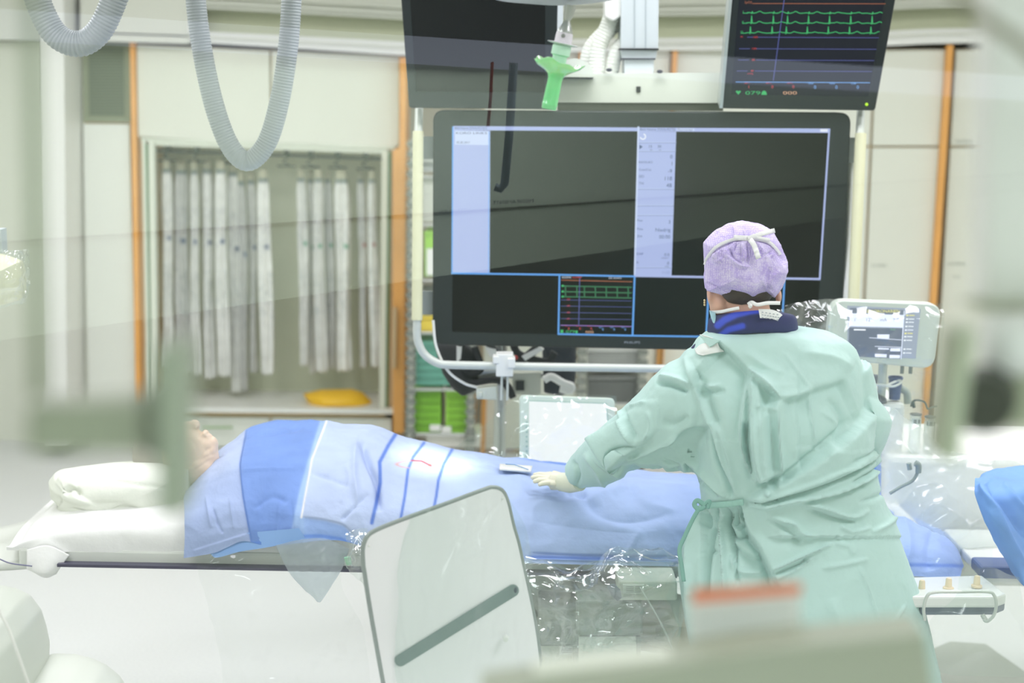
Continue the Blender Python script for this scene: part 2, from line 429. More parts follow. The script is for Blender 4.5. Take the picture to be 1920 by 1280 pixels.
b = MB(); b.spx([(352, 12), (360, 12), (360, 62), (352, 62)], 8.39, 0.1); b.build('trim_recess_end', Mwhite, kind='structure', smooth=False)

# tall narrow cabinet at the left with its ventilation grille
t = thing('storage_cabinet', 'narrow pale tall cabinet with grey ventilation grille on top, beside the white column', 'cabinet', P(200, 836, 8.7))
b = MB(); b.spx([(155, 76), (243, 78), (257, 842), (170, 840)], 8.54, 0.45); b.build('body', Mtan, parent=t, smooth=False)
b = MB(); b.spx([(156, 232), (242, 233), (258, 838), (168, 836)], 8.51, 0.02); b.build('door', Mlow, parent=t, smooth=False)
g = MB(); g.spx([(154, 77), (243, 78), (244, 229), (156, 228)], 8.515, 0.02, 0)
g.spx([(160, 82), (237, 83), (238, 223), (162, 222)], 8.508, 0.01, 1)
g.spx([(166, 88), (231, 89), (232, 217), (168, 216)], 8.503, 0.01, 2)
for i in range(22):
    yy = 92 + i * 5.6; g.spx([(168, yy), (230, yy), (230, yy + 1.6), (168, yy + 1.6)], 8.499, 0.006, 3)
g.build('ventilation_grille', [mat('grille_frame', (150, 156, 124), .5), mat('grille_rim', (128, 138, 108), .5), mat('grille_mesh', (92, 102, 78), .7), mat('grille_slat', (112, 122, 96), .6)], parent=t, smooth=False)
b = MB(); b.spx([(243, 77), (253, 77), (266, 842), (256, 842)], 8.48, 0.06); b.build('edge_strip', Morange, parent=t, smooth=False, label='orange edge strip')

# pouch cabinet
pc = thing('pouch_cabinet', 'pale wall cabinet with open olive niche full of hanging pouches and drawers below', 'cabinet', P(500, 842, 8.7))
b = MB()
b.spx([(254, 82), (748, 104), (749, 280), (258, 262)], 8.53, 0.47)          # carcass top
b.spx([(262, 262), (276, 262), (284, 842), (268, 842)], 8.53, 0.47)
b.spx([(727, 280), (748, 280), (742, 846), (722, 846)], 8.53, 0.47)
b.spx([(268, 768), (742, 772), (742, 848), (268, 844)], 8.53, 0.47)
b.build('body', Mtan, parent=pc, smooth=False)
b = MB(); b.spx([(256, 84), (505, 95), (506, 268), (259, 256)], 8.50, 0.025); b.build('door', Mdoor, parent=pc, smooth=False, bevel=0.002)
b = MB(); b.spx([(509, 95), (748, 106), (748, 274), (510, 268)], 8.50, 0.025); b.build('door', Mdoor, parent=pc, smooth=False, bevel=0.002)
b = MB(); b.spx([(272, 262), (730, 280), (724, 770), (282, 764)], 8.93, 0.03); b.build('back_panel', mat('niche_back', (206, 212, 186), 0.6, noise_amt=0.08, nscale=3), parent=pc, smooth=False)
fr = MB(); Mframe = mat('niche_frame', (224, 230, 214), 0.35); Mgreen = mat('glass_edge_green', (96, 140, 92), 0.2)
fr.spx([(278, 264), (289, 264), (296, 764), (285, 764)], 8.49, 0.05); fr.spx([(716, 282), (727, 282), (722, 768), (711, 768)], 8.49, 0.05)
fr.spx([(264, 258), (740, 274), (740, 280), (264, 264)], 8.50, 0.04); fr.spx([(280, 264), (727, 280), (727, 288), (280, 272)], 8.51, 0.04)
fr.spx([(266, 258), (272, 258), (282, 764), (276, 764)], 8.49, 0.05)
fr.spx([(283, 764), (724, 768), (724, 774), (283, 771)], 8.48, 0.06)
fr.build('frame', Mframe, parent=pc, smooth=False)
gd = MB(); gd.spx([(272, 270), (277.5, 270), (284.5, 764), (280, 764)], 8.50, 0.02); gd.build('glass_edge', Mgreen, parent=pc, smooth=False)
gd = MB(); gd.spx([(728, 284), (733, 284), (727, 768), (722.5, 768)], 8.50, 0.02)
gd.build('glass_edge', Mgreen, parent=pc, smooth=False)
rod = MB(); rod.tube([P(286, 282, 8.72), P(722, 298, 8.72)], 0.008); rod.build('hanging_rail', Mdark, parent=pc)
dr = MB(); dr.spx([(276, 781), (505, 783), (505, 838), (276, 836)], 8.50, 0.03); dd = dr.build('drawer', Mlow, parent=pc, smooth=False, bevel=0.002)
h = MB(); h.tube([P(378, 801, 8.47), P(436, 801, 8.47)], 0.006); h.build('handle', mat('green_handle', (160, 190, 140), .4), parent=dd)
dr = MB(); dr.spx([(509, 783), (734, 785), (733, 842), (509, 838)], 8.50, 0.03); dr.build('drawer', Mlow, parent=pc, smooth=False, bevel=0.002)
ct = MB(); ct.spx([(274, 762), (738, 768), (738, 776), (274, 772)], 8.44, 0.5); ct.build('counter', Mwhite, parent=pc, smooth=False)
sp = MB(); sp.spx([(749, 108), (763, 108), (759, 400), (757, 812), (737, 812), (736, 282), (749, 276)], 8.40, 0.3); s_ = sp.build('side_panel', Morange, parent=pc, smooth=False, label='orange side panel')
h = MB(); h.tube([P(741, 576, 8.36), P(739, 690, 8.36)], 0.012); h.build('handle', mat('brushed_pull', (220, 190, 150), .3, .5), parent=s_, label='long bar handle')

# hanging pouches
Mp = mat('pouch_film', (236, 240, 228), 0.28, noise_amt=0.18, nscale=14, attr='tint', coat=0.3)
Mhook = mat('hook_wire', (60, 66, 56), 0.3, 0.7)
def pouch(px, w, ytop, ybot, Y, label, hue, dark=0.0, g=None):
    n, k = 60, 13; A = np.zeros((n, k, 3)); sd = random.random() * 99; col = np.zeros((n, k, 3))
    for i in range(n):
        t = i / (n - 1); y = ytop + (ybot - ytop) * t
        ww = w * (0.55 + 0.45 * min(1, t * 9)) * (1 + 0.08 * math.sin(sd + t * 7)); cx = px + (y - 320) * 0.016 + 1.5 * math.sin(sd + t * 5)
        for j in range(k):
            u = j / (k - 1) * 2 - 1
            yy = y + (0 if i < n - 1 else -6 * abs(math.sin(sd + u * 5)))
            dz = 0.012 * math.sin(u * 7 + sd + t * 2) + 0.010 * noise.noise(Vector((u * 2.2 + sd, t * 9, 0))) - 0.02 * (1 - u * u)
            A[i, j] = P(cx + u * ww / 2, yy, Y) + np.array([0, dz, 0])
            c = np.array([0.95, 0.97, 0.92]) * (1 - dark)
            q = noise.noise(Vector((u * 3 + sd, t * 40, 3.0)))
            if 0.22 < t < 0.4 and q > 0.02: c = c * 0.82 + np.array([0.30, 0.34, 0.45]) * 0.18
            if 0.5 < t < 0.72 and q > 0.15: c = c * 0.75 + np.array([0.25, 0.33, 0.36]) * 0.25
            if abs(t - 0.37) < 0.012 and abs(u - 0.4) < 0.35: c = np.array(hue)
            if t < 0.05: c = np.array([0.62, 0.62, 0.46])
            if 0.05 <= t < 0.065: c = np.array([0.15, 0.22, 0.22])
            col[i, j] = c
    b = MB(); b.grid(A)
    t_ = b.build('sterile_pouch', Mp, color=col.reshape(-1, 3), ang=0)
    md = t_.modifiers.new('t', 'SOLIDIFY'); md.thickness = 0.004
    tag(t_, label, 'pouch', g)
blue = (0.03, 0.09, 0.25); grn = (0.05, 0.38, 0.2); red = (0.5, 0.08, 0.06)
L1 = [(311, 20, 300, 690, 0), (339, 27, 302, 700, .25), (362, 16, 302, 705, .1), (387, 22, 300, 712, 0), (414, 22, 300, 708, .05), (438, 22, 304, 738, 0), (453, 14, 322, 735, .35), (471, 16, 322, 700, .15), (495, 24, 318, 704, 0)]
ordn = ['leftmost', 'second', 'third', 'fourth', 'fifth', 'sixth, hanging lowest', 'seventh, dull and half hidden', 'eighth', 'ninth, beside the empty gap']
for i, (x, w_, a, c, dk) in enumerate(L1):
    pouch(x, w_, a, c, 8.66 if i % 2 == 0 else 8.74, 'long white sterile pouch with blue print on the left rail, ' + ordn[i] + (' of nine' if i < 5 or i == 7 else ''), blue, dk, 'pouches hanging in the left half of the niche')
L2 = [(566, 18, 318, 688, 0.1), (581, 12, 320, 702, 0), (597, 20, 318, 700, 0.1), (616, 16, 320, 694, 0.15), (640, 28, 320, 698, 0), (677, 14, 320, 692, 0.1), (698, 17, 320, 690, 0)]
ord2 = ['leftmost', 'second', 'third', 'fourth', 'fifth and broadest']
for i, (x, w_, a, c, dk) in enumerate(L2):
    lb = ('long white sterile pouch with green print right of the gap, ' + ord2[i] + ' there') if i < 5 else ('slim white sterile pouch with reddish mark near the niche right edge, ' + ('left one' if i == 5 else 'outermost'))
    pouch(x, w_, a, c, 8.66 if i % 2 == 0 else 8.74, lb, grn if i < 5 else red, dk, 'pouches hanging in the right half of the niche')
hk = ['above the leftmost pouches', 'above the third and fourth pouches', 'behind the hanging hose', 'over the empty gap', 'above the first green printed pouches', 'above the broadest green printed pouch', 'above the reddish marked pouches']
for i, (x, yy) in enumerate(((315, 290), (370, 292), (425, 295), (538, 300), (583, 302), (634, 303), (686, 305))):
    b = MB(); c = P(x, yy - 8, 8.72)
    b.tube([c + [0, 0, .03], c + [0, -.03, .03], c + [.02, -.04, 0], c + [-.015, -.05, -.03], c + [.02, -.04, -.05]], 0.006, seg=8)
    b.box(c + [0, 0, .02], (0.03, 0.03, 0.05)); b.tube([c + [-.05, -.02, -.055], c + [.05, -.02, -.055]], 0.005, seg=8)
    o = b.build('hanging_hook', Mhook); tag(o, 'dark wire hook on the niche rail ' + hk[i], 'hook', 'hooks on the niche rail')
# yellow bag on the niche counter
b = MB(); b.sil([(569, 738), (600, 731), (660, 730), (680, 736), (697, 752), (696, 760), (650, 765), (588, 764), (578, 754)], (632, 748), 8.62, 0.13, 0.10)
V = b.verts(); b.v = [V]
o = b.build('yellow_bag', mat('yellow_bag_film', (250, 200, 42), .45, bump=.4, bscale=18, bdist=.01)); tag(o, 'soft bright yellow bag lying on the niche counter under the pouches', 'bag')

# ---------------------------------------------------------------- wire shelving behind the big monitor
Mup = mat('shelf_upright', (196, 198, 190), 0.4, 0.4); Mwire = mat('shelf_wire', (178, 182, 176), 0.35, 0.6)
def upright(b, x, y0, y1, Y):
    a = P(x, y0, Y); c = P(x, y1, Y); c[0] = a[0]; c[2] = 0.0
    b.tube([a, c], 0.018, 0, seg=10)
    n = int((a[2] - c[2]) / 0.05)
    for i in range(n): b.box((a[0], Y - 0.02, a[2] - 0.02 - i * 0.05), (0.052, 0.03, 0.022), 1)
ws = thing('wire_shelving', 'tall wire shelf unit of bins beside the orange panel, left of the big monitor', 'shelf', P(825, 850, 8.0))
b = MB(); upright(b, 774, 262, 838, 7.85); upright(b, 889, 262, 838, 7.85); upright(b, 774, 262, 838, 8.25); upright(b, 889, 262, 838, 8.25)
b.build('upright', [Mup, mat('upright_notch', (120, 126, 118), .5)], parent=ws, smooth=False)
for yy in (300, 330, 420, 524, 622, 728, 812):
    b = MB()
    for k in range(9):
        Yk = 7.85 + 0.05 * k; b.tube([P(770, yy, Yk), P(893, yy + 1, Yk)], 0.004, seg=6)
    b.tube([P(770, yy + 2, 7.84), P(893, yy + 3, 7.84)], 0.008, seg=6)
    b.build('wire_shelf', Mwire, parent=ws)
def bin_(x0, y0, x1, y1, Y, dep, rgb, name, label, group=None, lip=True, grid=True, lab=None):
    t = thing(name, label, 'bin' if 'bin' in name else 'box', P((x0 + x1) / 2, y1, Y + dep / 2), group)
    b = MB(); m1 = mat('bin_%d_%d_%d' % rgb, rgb, .45); m2 = mat('binlow_%d_%d_%d' % rgb, tuple(int(v * .82) for v in rgb), .5)
    b.rpx(x0, y0, x1, y1, Y, dep, 0)
    b.rpx(x0 - 1.5, y0 - 2, x1 + 1.5, y0 + 3, Y - .012, .03, 0)
    if grid:
        n = max(3, int((x1 - x0) / 7))
        for i in range(1, n): b.rpx(x0 + (x1 - x0) * i / n - .5, y0 + 4, x0 + (x1 - x0) * i / n + .5, y1 - 3, Y - .006, .008, 1)
        for i in range(1, 6): b.rpx(x0 + 2, y0 + (y1 - y0) * i / 6 - .4, x1 - 2, y0 + (y1 - y0) * i / 6 + .4, Y - .006, .008, 1)
    b.build('body', [m1, m2], parent=t, smooth=False)
    if lab:
        b = MB(); b.rpx(*lab, Y - .012, .004); b.build('label_card', Mwhite, parent=t, smooth=False, label='white label card')
    return t
bin_(776, 730, 826, 810, 7.88, .35, (140, 205, 62), 'storage_bin', 'lime green mesh bin on the lower shelf, left one under the teal bin', 'lime green bins', lab=(806, 796, 826, 808))
bin_(836, 734, 880, 812, 7.88, .35, (150, 212, 66), 'storage_bin', 'lime green mesh bin on the lower shelf, right one below the black bag', 'lime green bins', lab=(828, 799, 846, 811))
bin_(780, 642, 880, 722, 7.88, .35, (120, 190, 168), 'storage_bin', 'wide teal mesh bin on the shelf above the lime green bins')
bin_(768, 594, 812, 624, 7.86, .3, (238, 214, 84), 'carton', 'yellow carton on the shelf above the teal bin', grid=False)
bin_(768, 544, 790, 592, 7.86, .3, (232, 232, 222), 'carton', 'white carton with yellow lid standing on the yellow carton', grid=False, lab=None)
bin_(791, 548, 818, 590, 7.86, .3, (150, 158, 156), 'carton', 'grey carton tucked beside the monitor left edge', grid=False)
bin_(796, 436, 818, 518, 7.86, .3, (158, 214, 84), 'carton', 'green and white carton on the middle shelf left of monitor', grid=False, lab=(800, 466, 814, 516))
bin_(792, 336, 818, 416, 7.86, .3, (196, 200, 188), 'carton', 'pale grey carton on the upper shelf left of monitor', grid=False)
bin_(790, 262, 818, 322, 7.86, .3, (170, 176, 172), 'carton', 'mid grey carton on the top shelf behind monitor bracket', grid=False)
bin_(800, 818, 900, 838, 7.88, .3, (226, 226, 216), 'carton', 'low pale carton on the bottom shelf behind patient', grid=False)
ws2 = thing('wire_shelving', 'wire shelf unit of clear bins below the big monitor, right of the black bags', 'shelf', P(1145, 850, 8.0))
b = MB(); upright(b, 1092, 560, 850, 7.85); upright(b, 1208, 560, 850, 7.85)
b.build('upright', [Mup, mat('upright_notch', (120, 126, 118), .5)], parent=ws2, smooth=False)
for yy in (640, 694, 757):
    b = MB()
    for k in range(9): b.tube([P(1088, yy, 7.85 + .05 * k), P(1212, yy + 1, 7.85 + .05 * k)], 0.004, seg=6)
    b.build('wire_shelf', Mwire, parent=ws2)
bin_(1102, 656, 1200, 686, 7.88, .3, (196, 200, 194), 'storage_bin', 'pale clear bin on the shelf right under the big monitor', None)
bin_(1102, 708, 1200, 756, 7.88, .3, (128, 132, 128), 'storage_bin', 'dark smoky bin of bottles below the monitor rail', None)
# cupboards to the right, orange posts between
def cupboard(name, label, x0t, x1t, x0b, x1b, posts, split=274, yt=92, txt=(), left_gap=3):
    t = thing(name, label, 'cupboard', P((x0b + x1b) / 2, 842, 8.7))
    b = MB(); b.spx([(x0t, yt), (x1t, yt), (x1b, 850), (x0b, 850)], 8.53, .47); b.build('body', Mtan, parent=t, smooth=False)
    def X(e, y): return e[0] + (e[1] - e[0]) * (y - yt) / (850 - yt)
    a, c = (x0t, x0b), (x1t, x1b)
    b = MB(); b.spx([(X(a, yt) + left_gap, yt + 2), (X(c, yt) - 1, yt + 1), (X(c, split) - 1, split - 1), (X(a, split) + left_gap, split - 1)], 8.50, .025); b.build('upper_door', Mdoor, parent=t, smooth=False, bevel=.002)
    b = MB(); b.spx([(X(a, split) + left_gap, split + 3), (X(c, split) - 1, split + 3), (X(c, 842) - 1, 842), (X(a, 842) + left_gap, 842)], 8.50, .025); b.build('lower_door', Mdoor, parent=t, smooth=False, bevel=.002)
    if txt:
        pl = PY(8.50)
        for (s_, x, y, sz) in txt:
            b = MB(); dt(b, pl, s_, x, y, sz, 0, off=.003)
            b.build('lettering', mat('grey_print', (150, 158, 150), .6), parent=t, smooth=False)
    return t
cupboard('cupboard', 'pale tall cupboard partly hidden behind the right edge of the big monitor', 1268, 1640, 1228, 1606, 0)
cupboard('cupboard', 'pale tall cupboard between the monitor and the orange post', 1641, 1777, 1607, 1733, 0, txt=(('2.3 LINKS', 1634, 500, 7),))
cupboard('cupboard', 'pale tall cupboard right of the orange post, at the picture edge', 1790, 2060, 1746, 2000, 0, txt=(('MATERIAL', 1792, 268, 8), ('KATHETER', 1778, 497, 7), ('12 A', 1788, 521, 7)))
cupboard('cupboard', 'pale cupboard seen between the two wire shelves behind the big monitor', 905, 1084, 903, 1078, 0)
cupboard('cupboard', 'pale cupboard seen above the monitor crossbeam right of the white column', 1098, 1258, 1088, 1222, 0)
def post(x0, y0, x1, y1, w_, label):
    b = MB(); b.spx([(x0, y0), (x0 + w_, y0), (x1 + w_ * .9, y1), (x1, y1)], 8.44, .05); o = b.build('orange_post', Morange, smooth=False); tag(o, label, 'post', 'orange posts between cupboards')
post(1777, 84, 1728, 850, 11, 'orange edge post between the two cupboards on the right')
post(1262, 94, 1224, 850, 9, 'orange edge post seen right of the white monitor column, first pair')
post(1241, 600, 1229, 850, 7, 'slim orange post below the monitor beside the surgeon shoulder')
post(1086, 96, 1078, 640, 9, 'orange edge post above the monitor crossbeam near the green handle')
post(884, 740, 882, 850, 9, 'orange post under the black bags, left of the pair')
post(903, 740, 901, 850, 9, 'orange post under the black bags, right of the pair')
# ================================================================ monitors on the ceiling boom
Mbez = mat('bezel_dark', (40, 47, 47), 0.4, spec=.3); Mscr = mat('screen_glass', (8, 11, 12), 0.2, spec=.22)
Mscrblue = mat('screen_blue_black', (14, 24, 42), 0.25, emit=.6, spec=.25)
def E(name, rgb, s=1.0): return mat('glow_' + name, rgb, emit=s)
def roundq(c, r, n=6):
    """corner points of a 4 point outline in picture coordinates, rounded by r px"""
    out = []; c = np.array(c, float)
    for i in range(4):
        p, a, b = c[i], c[i - 1], c[(i + 1) % 4]
        u = (a - p) / np.linalg.norm(a - p); v = (b - p) / np.linalg.norm(b - p)
        for k in range(n + 1):
            t = k / n; q = p + u * r * (1 - t) ** 2 + v * r * t ** 2; out.append(tuple(q))
    return out
def inset(c, d):
    c = np.array(c, float); m = c.mean(0); return [tuple(p + (m - p) / np.abs(m - p) * d) for p in c]
def monitor(name, label, corners, depths, r, th, scr, Mbody=Mbez, Mscreen=Mscr, back=True):
    """corners TL TR BR BL in picture coordinates, each with its own depth; scr = screen corners"""
    pts3 = [P(a, b, d) for (a, b), d in zip(corners, depths)]
    n = np.cross(pts3[1] - pts3[0], pts3[3] - pts3[0]); pl = Pl(pts3[0], n)
    t = thing(name, label, 'monitor', pl.hit((corners[2][0] + corners[3][0]) / 2, corners[2][1], -th / 2))
    b = MB(); out = roundq(corners, r); b.slab([pl.hit(*q) for q in out], th, n=-pl.n); b.build('casing', Mbody, parent=t, ang=30, bevel=.004)
    b = MB(); b.slab([pl.hit(*q, .001) for q in scr], .0015, n=-pl.n); b.build('screen', Mscreen, parent=t, smooth=False)
    return t, pl
big, pl = monitor('wall_monitor', 'huge black framed display showing blue bordered windows, above the patient', [(812, 206), (1596, 211), (1577, 662), (811, 646)], [5.1] * 4, 22, .07,
                  [(850, 236), (1555, 241), (1530, 637), (848, 622)])
g = MB(); GM = [E('lilac', (178, 192, 240), .95), E('pale', (205, 218, 250), 1.0), E('cyan', (95, 165, 240)), E('ink', (60, 80, 130)), E('white', (235, 240, 255)),
                E('green', (60, 190, 110)), E('red', (225, 70, 75)), E('bluel', (92, 100, 175), .8), E('orange', (200, 120, 80), .8), E('dgreen', (48, 130, 82), .8), E('sky', (120, 180, 250)), E('tan', (225, 175, 140)), E('lilac_line', (165, 130, 215), .9), E('grey', (120, 138, 190))]
LIL, PALE, CY, INK, WH, GR, RD, BL, OR, DG, SK, TN, LL, GY = range(14)
dp(g, pl, [(850, 236), (1197, 239), (1196.6, 246), (850, 244)], LIL); dp(g, pl, [(1197, 239), (1555, 241), (1554, 249), (1197, 246)], LIL)
dp(g, pl, [(850, 244), (919, 245), (918, 513), (848, 512)], LIL); dp(g, pl, [(853, 245), (916, 246), (916, 272), (853, 271)], PALE, .0022)
dp(g, pl, [(1197, 246), (1268, 247), (1259, 518), (1190, 516)], LIL)
dl(g, pl, [(849, 238), (847.5, 512)], 2.4, CY); dl(g, pl, [(917, 247), (916, 512)], 1.6, SK, .0025)
dl(g, pl, [(1197, 238), (1190, 515)], 3.2, PALE, .003); dl(g, pl, [(847, 512), (1048, 515), (1190, 518)], 3.4, CY, .003); dl(g, pl, [(1190, 517), (1537, 523)], 4, LIL, .003)
dl(g, pl, [(1555, 242), (1537, 523)], 3.5, LIL, .003); dl(g, pl, [(1190, 517), (1186, 628)], 3.4, CY, .003); dl(g, pl, [(1049, 515), (1047, 626)], 3.2, CY, .003)
dl(g, pl, [(1047, 626), (1186, 629), (1325, 631)], 3.2, CY, .003); dl(g, pl, [(1330, 520), (1324, 631)], 3.6, CY, .003); dl(g, pl, [(1471, 523), (1465, 636)], 3.4, CY, .003); dl(g, pl, [(1325, 631), (1466, 635)], 3.2, CY, .003)
for x0, x1, yy in ((1196, 1268, 268), (1195, 1267, 284), (1194, 1264, 355), (1194, 1263, 386), (1193, 1262, 404), (1191, 1260, 502)):
    dl(g, pl, [(x0, yy), (x1, yy)], 1.0, GY, .0024); dl(g, pl, [(x0, yy - 1.3), (x1, yy - 1.3)], .7, PALE, .0024)
dt(g, pl, 'Bild Name DXA/ACQ/2', 853, 242, 6, INK, width=60); dt(g, pl, 'KORO LINKS', 855, 251.5, 6, INK, width=58); dt(g, pl, '05.05.2017', 856, 269, 6, INK, width=25)
dt(g, pl, 'Bild Name DXA/ACQ', 1200, 244.5, 6, INK, width=66); dp(g, pl, [(1269, 240.5), (1302, 241), (1302, 245.5), (1269, 245)], PALE, .0022); dt(g, pl, 'Fluoroscopy', 1271, 244.5, 5, INK, width=28)
dp(g, pl, [(1538, 242), (1552, 242), (1552, 247), (1538, 247)], WH, .0022)
# ring sign
for a in range(10):
    t0 = -0.9 + a * 0.5; t1 = t0 + .5; dl(g, pl, [(1205.5 + 5 * math.sin(t0 + .3), 256 - 5 * math.cos(t0 + .3)), (1205.5 + 5 * math.sin(t1 + .3), 256 - 5 * math.cos(t1 + .3))], 2.4, WH, .0026) if a > 1 else None
dp(g, pl, [(1199, 271), (1205, 275), (1199, 280)], INK, .0026)
dt(g, pl, '15', 1217, 277, 7.5, INK); dt(g, pl, '30', 1233, 277, 7.5, INK); dt(g, pl, 'fps', 1219, 282, 4, INK); dt(g, pl, 'cm', 1235, 282, 4, INK)
for s_, x, y, sz in (('0', 1261, 297, 10), ('1', 1260.5, 310, 10), ('-9', 1260, 324, 10), ('118', 1260, 338, 10.5), ('48', 1259.5, 351, 10.5), ('3', 1257, 419, 9), ('Niedrig', 1257, 434, 9.5), ('00:00', 1256.5, 447, 9.5), ('0.0', 1255, 480, 8), ('mGycm²', 1254, 484.5, 4), ('0', 1254.5, 496, 8), ('mGy', 1254, 500.5, 4), ('11:52', 1256, 513, 7)):
    dt(g, pl, s_, x, y, sz, INK if s_ != '11:52' else GY, align='r')
for s_, x, y, sz in (('RAO/LAO', 1198, 306, 6), ('Cran/Cau', 1198, 320, 6), ('SID', 1198, 333, 7), ('TH', 1198, 346, 7), ('Fluo', 1195, 415, 6), ('Fluss', 1194.5, 431, 6), ('Zeit', 1194.5, 444.5, 6), ('DAP', 1194, 478, 6.5), ('K', 1194, 494, 6.5)):
    dt(g, pl, s_, x, y, sz, INK)
# small trace window
dt(g, pl, 'ISCHEMIE', 1054, 521.5, 5, WH, width=17); dt(g, pl, 'ALARM', 1073, 521.5, 5, RD, width=17); dt(g, pl, '25 mm/s', 1141, 522.5, 5, WH, width=24)
dl(g, pl, [(1053, 525), (1185, 528)], 1.2, OR)
for k, yy in enumerate((536, 546.5, 556)):
    dl(g, pl, [(1053, yy), (1184, yy + 2.5)], 2.2, DG, .0024); dp(g, pl, [(1053, yy - 2), (1057, yy - 2), (1057, yy + 1.5), (1053, yy + 1.5)], GR, .0028)
    if k:
        for x in (1060.5, 1082, 1096, 1116.5, 1137, 1157.5, 1178): dl(g, pl, [(x, yy), (x - .4, yy - 9)], 2.2, DG, .0024)
for yy in (562, 573.5, 585.5, 597): dl(g, pl, [(1052, yy), (1184, yy + 2)], .9, BL, .0024)
dl(g, pl, [(1087, 520), (1085, 610)], 1.5, BL, .0026); dl(g, pl, [(1051, 609.5), (1184, 612)], 1.4, LL, .0024)
for x, y in ((1066, 560.5), (1066, 572.5), (1066, 585), (1065.5, 597)): dt(g, pl, '100', x - 3, y + 2, 4.5, RD)
for i in range(3): dt(g, pl, 'P%d' % (i + 1), 1060 + i * 21, 612.5, 3.6, RD); dt(g, pl, '0', 1065 + i * 21, 618, 6.5, RD); dt(g, pl, 'SpO', 1123 + i * 21, 614.5, 3.6, SK); dt(g, pl, '0', 1129 + i * 21, 619.5, 6.5, SK)
dt(g, pl, '079', 1061, 624, 7.5, GR, width=17); dp(g, pl, [(1051, 618), (1056, 618), (1056, 624), (1051, 624)], GR, .003); dp(g, pl, [(1079, 619.5), (1083, 619.5), (1083, 624.5), (1079, 624.5)], GR, .003); dt(g, pl, '000', 1098, 624.5, 6.5, TN, width=15)
g.build('screen_graphics', GM, parent=big, smooth=False)
g = MB(); dt(g, pl, 'PHILIPS', 1171, 644, 6.5, 0, width=29); g.build('lettering', mat('bezel_print', (150, 160, 170), .4), parent=big, smooth=False)

# upper right monitor (traces)
ecg, pl = monitor('trace_monitor', 'upper right dark monitor with green heart traces and a lit yellow dot', [(1378, -60), (1690, -60), (1641, 208), (1353, 204)], [4.93, 4.93, 5.08, 5.08], 6, .06,
                  [(1390, -52), (1668, -52), (1628, 181), (1371, 177)], Mscreen=Mscrblue)
b = MB(); b.slab([pl.hit(1372, -60, .002), pl.hit(1378, -60, .002), pl.hit(1355, 203, .002), pl.hit(1349, 203, .002)], .06, n=-pl.n); b.build('side_edge', mat('silver_edge', (190, 198, 194), .3, .4), parent=ecg, smooth=False, label='silver side edge')
g = MB(); Z = lambda x, y: (1340 + x / 5.638, y / 5.638)
dl(g, pl, [Z(400, 37), Z(1805, 40)], 1.1, OR); dt(g, pl, 'SpO2', *Z(318, 36), 6, OR)
def zig(x0, x1, y, dy, peaks, ph, bw):
    pts = []
    for x in np.arange(x0, x1, 12):
        yy = y + dy * (x - x0) / (x1 - x0)
        yy += 3 * math.sin(x * .05 + ph)
        for p in peaks: yy -= bw * math.exp(-((x - p - 80) / 25) ** 2)
        pts.append((x, yy))
    return pts
for y, dy, h, sh, lb in ((135, 8, 14, 0, 'I'), (242, 5, 75, -7, 'II'), (347, 3, 65, -20, 'III')):
    pk = [a + sh for a in (398, 628, 778, 1000, 1222, 1446, 1672)]
    tr = zig(345 + sh, 1785 + 2 * sh, y, dy, pk, sh, 14)
    dl(g, pl, [Z(*p) for p in tr], 1.5, GR, .0026)
    for p in pk:
        yb = y + dy * (p - 345) / 1440; dl(g, pl, [Z(p - 8, yb + 10), Z(p, yb - h), Z(p + 6, yb + 4)], 1.5, GR, .003)
    dt(g, pl, lb, *Z(300 + sh * 1.2, y + 4), 6.5, GR); dl(g, pl, [Z(300 + sh, y + 4), Z(350 + sh, y + 4)], 1.3, GR, .0028)
for y, a, c, lb, lx in ((393, 345, 1735, '160', 410), (515, 260, 1708, '120', 396), (634, 248, 1685, '80', 394), (750, 235, 1660, '40', 380)):
    dl(g, pl, [Z(a, y), Z(a + 60 if y == 393 else a + 112, y)], 1.2, BL, .0026); dl(g, pl, [Z(lx + 45, y), Z(c, y + 6)], 1.2, BL, .0026); dt(g, pl, lb, *Z(lx, y + 8), 5, RD, width=8 if len(lb) > 2 else 5.5)
dt(g, pl, 'P1', *Z(275, 400), 5, RD); dt(g, pl, 'mmHg', *Z(345, 785), 4, RD)
dl(g, pl, [Z(740, -40), Z(680, 400), Z(620, 850)], 1.6, BL, .0028); dl(g, pl, [Z(225, 866), Z(1640, 874)], 1.3, SK, .0026)
for i in range(3):
    dt(g, pl, 'ART %d' % (i + 1), *Z(315 + i * 225, 886), 3.8, RD); dt(g, pl, '0' if i else '1', *Z(600 + (i - 1) * 222 - (20 if not i else 0), 932), 8, RD)
    dt(g, pl, 'TEMP', *Z(985 + i * 226, 893), 4.5, SK); dt(g, pl, '0', *Z(1050 + i * 226, 938), 9, SK)
dt(g, pl, '079', *Z(325, 1000), 9.5, GR, width=28); dt(g, pl, '000', *Z(722, 998), 8.5, TN, width=26)
hx, hy = Z(250, 975)
dp(g, pl, [(hx - 5, hy - 1.5), (hx - 2.5, hy - 3.5), (hx, hy - 1.5), (hx + 2.5, hy - 3.5), (hx + 5, hy - 1.5), (hx, hy + 4.5)], GR, .003)
dp(g, pl, [Z(492, 1002), Z(500, 970), Z(522, 955), Z(545, 970), Z(553, 1002)], GR, .003)
g.build('screen_graphics', GM, parent=ecg, smooth=False)
g = MB(); g.ell(pl.hit(*Z(1607, 1103), .003), (.005, .004, .005), nu=8, nv=10); g.build('power_light', E('lime', (190, 250, 20), 1.2), parent=ecg)
# upper left monitor (dark)
um, pl = monitor('dark_monitor', 'upper left switched off black monitor behind the green lamp handle', [(748, -60), (1047, -60), (1042, 206), (767, 203)], [4.93, 4.93, 5.08, 5.08], 6, .06,
                 [(766, -52), (1022, -52), (1022, 173), (780, 172)])
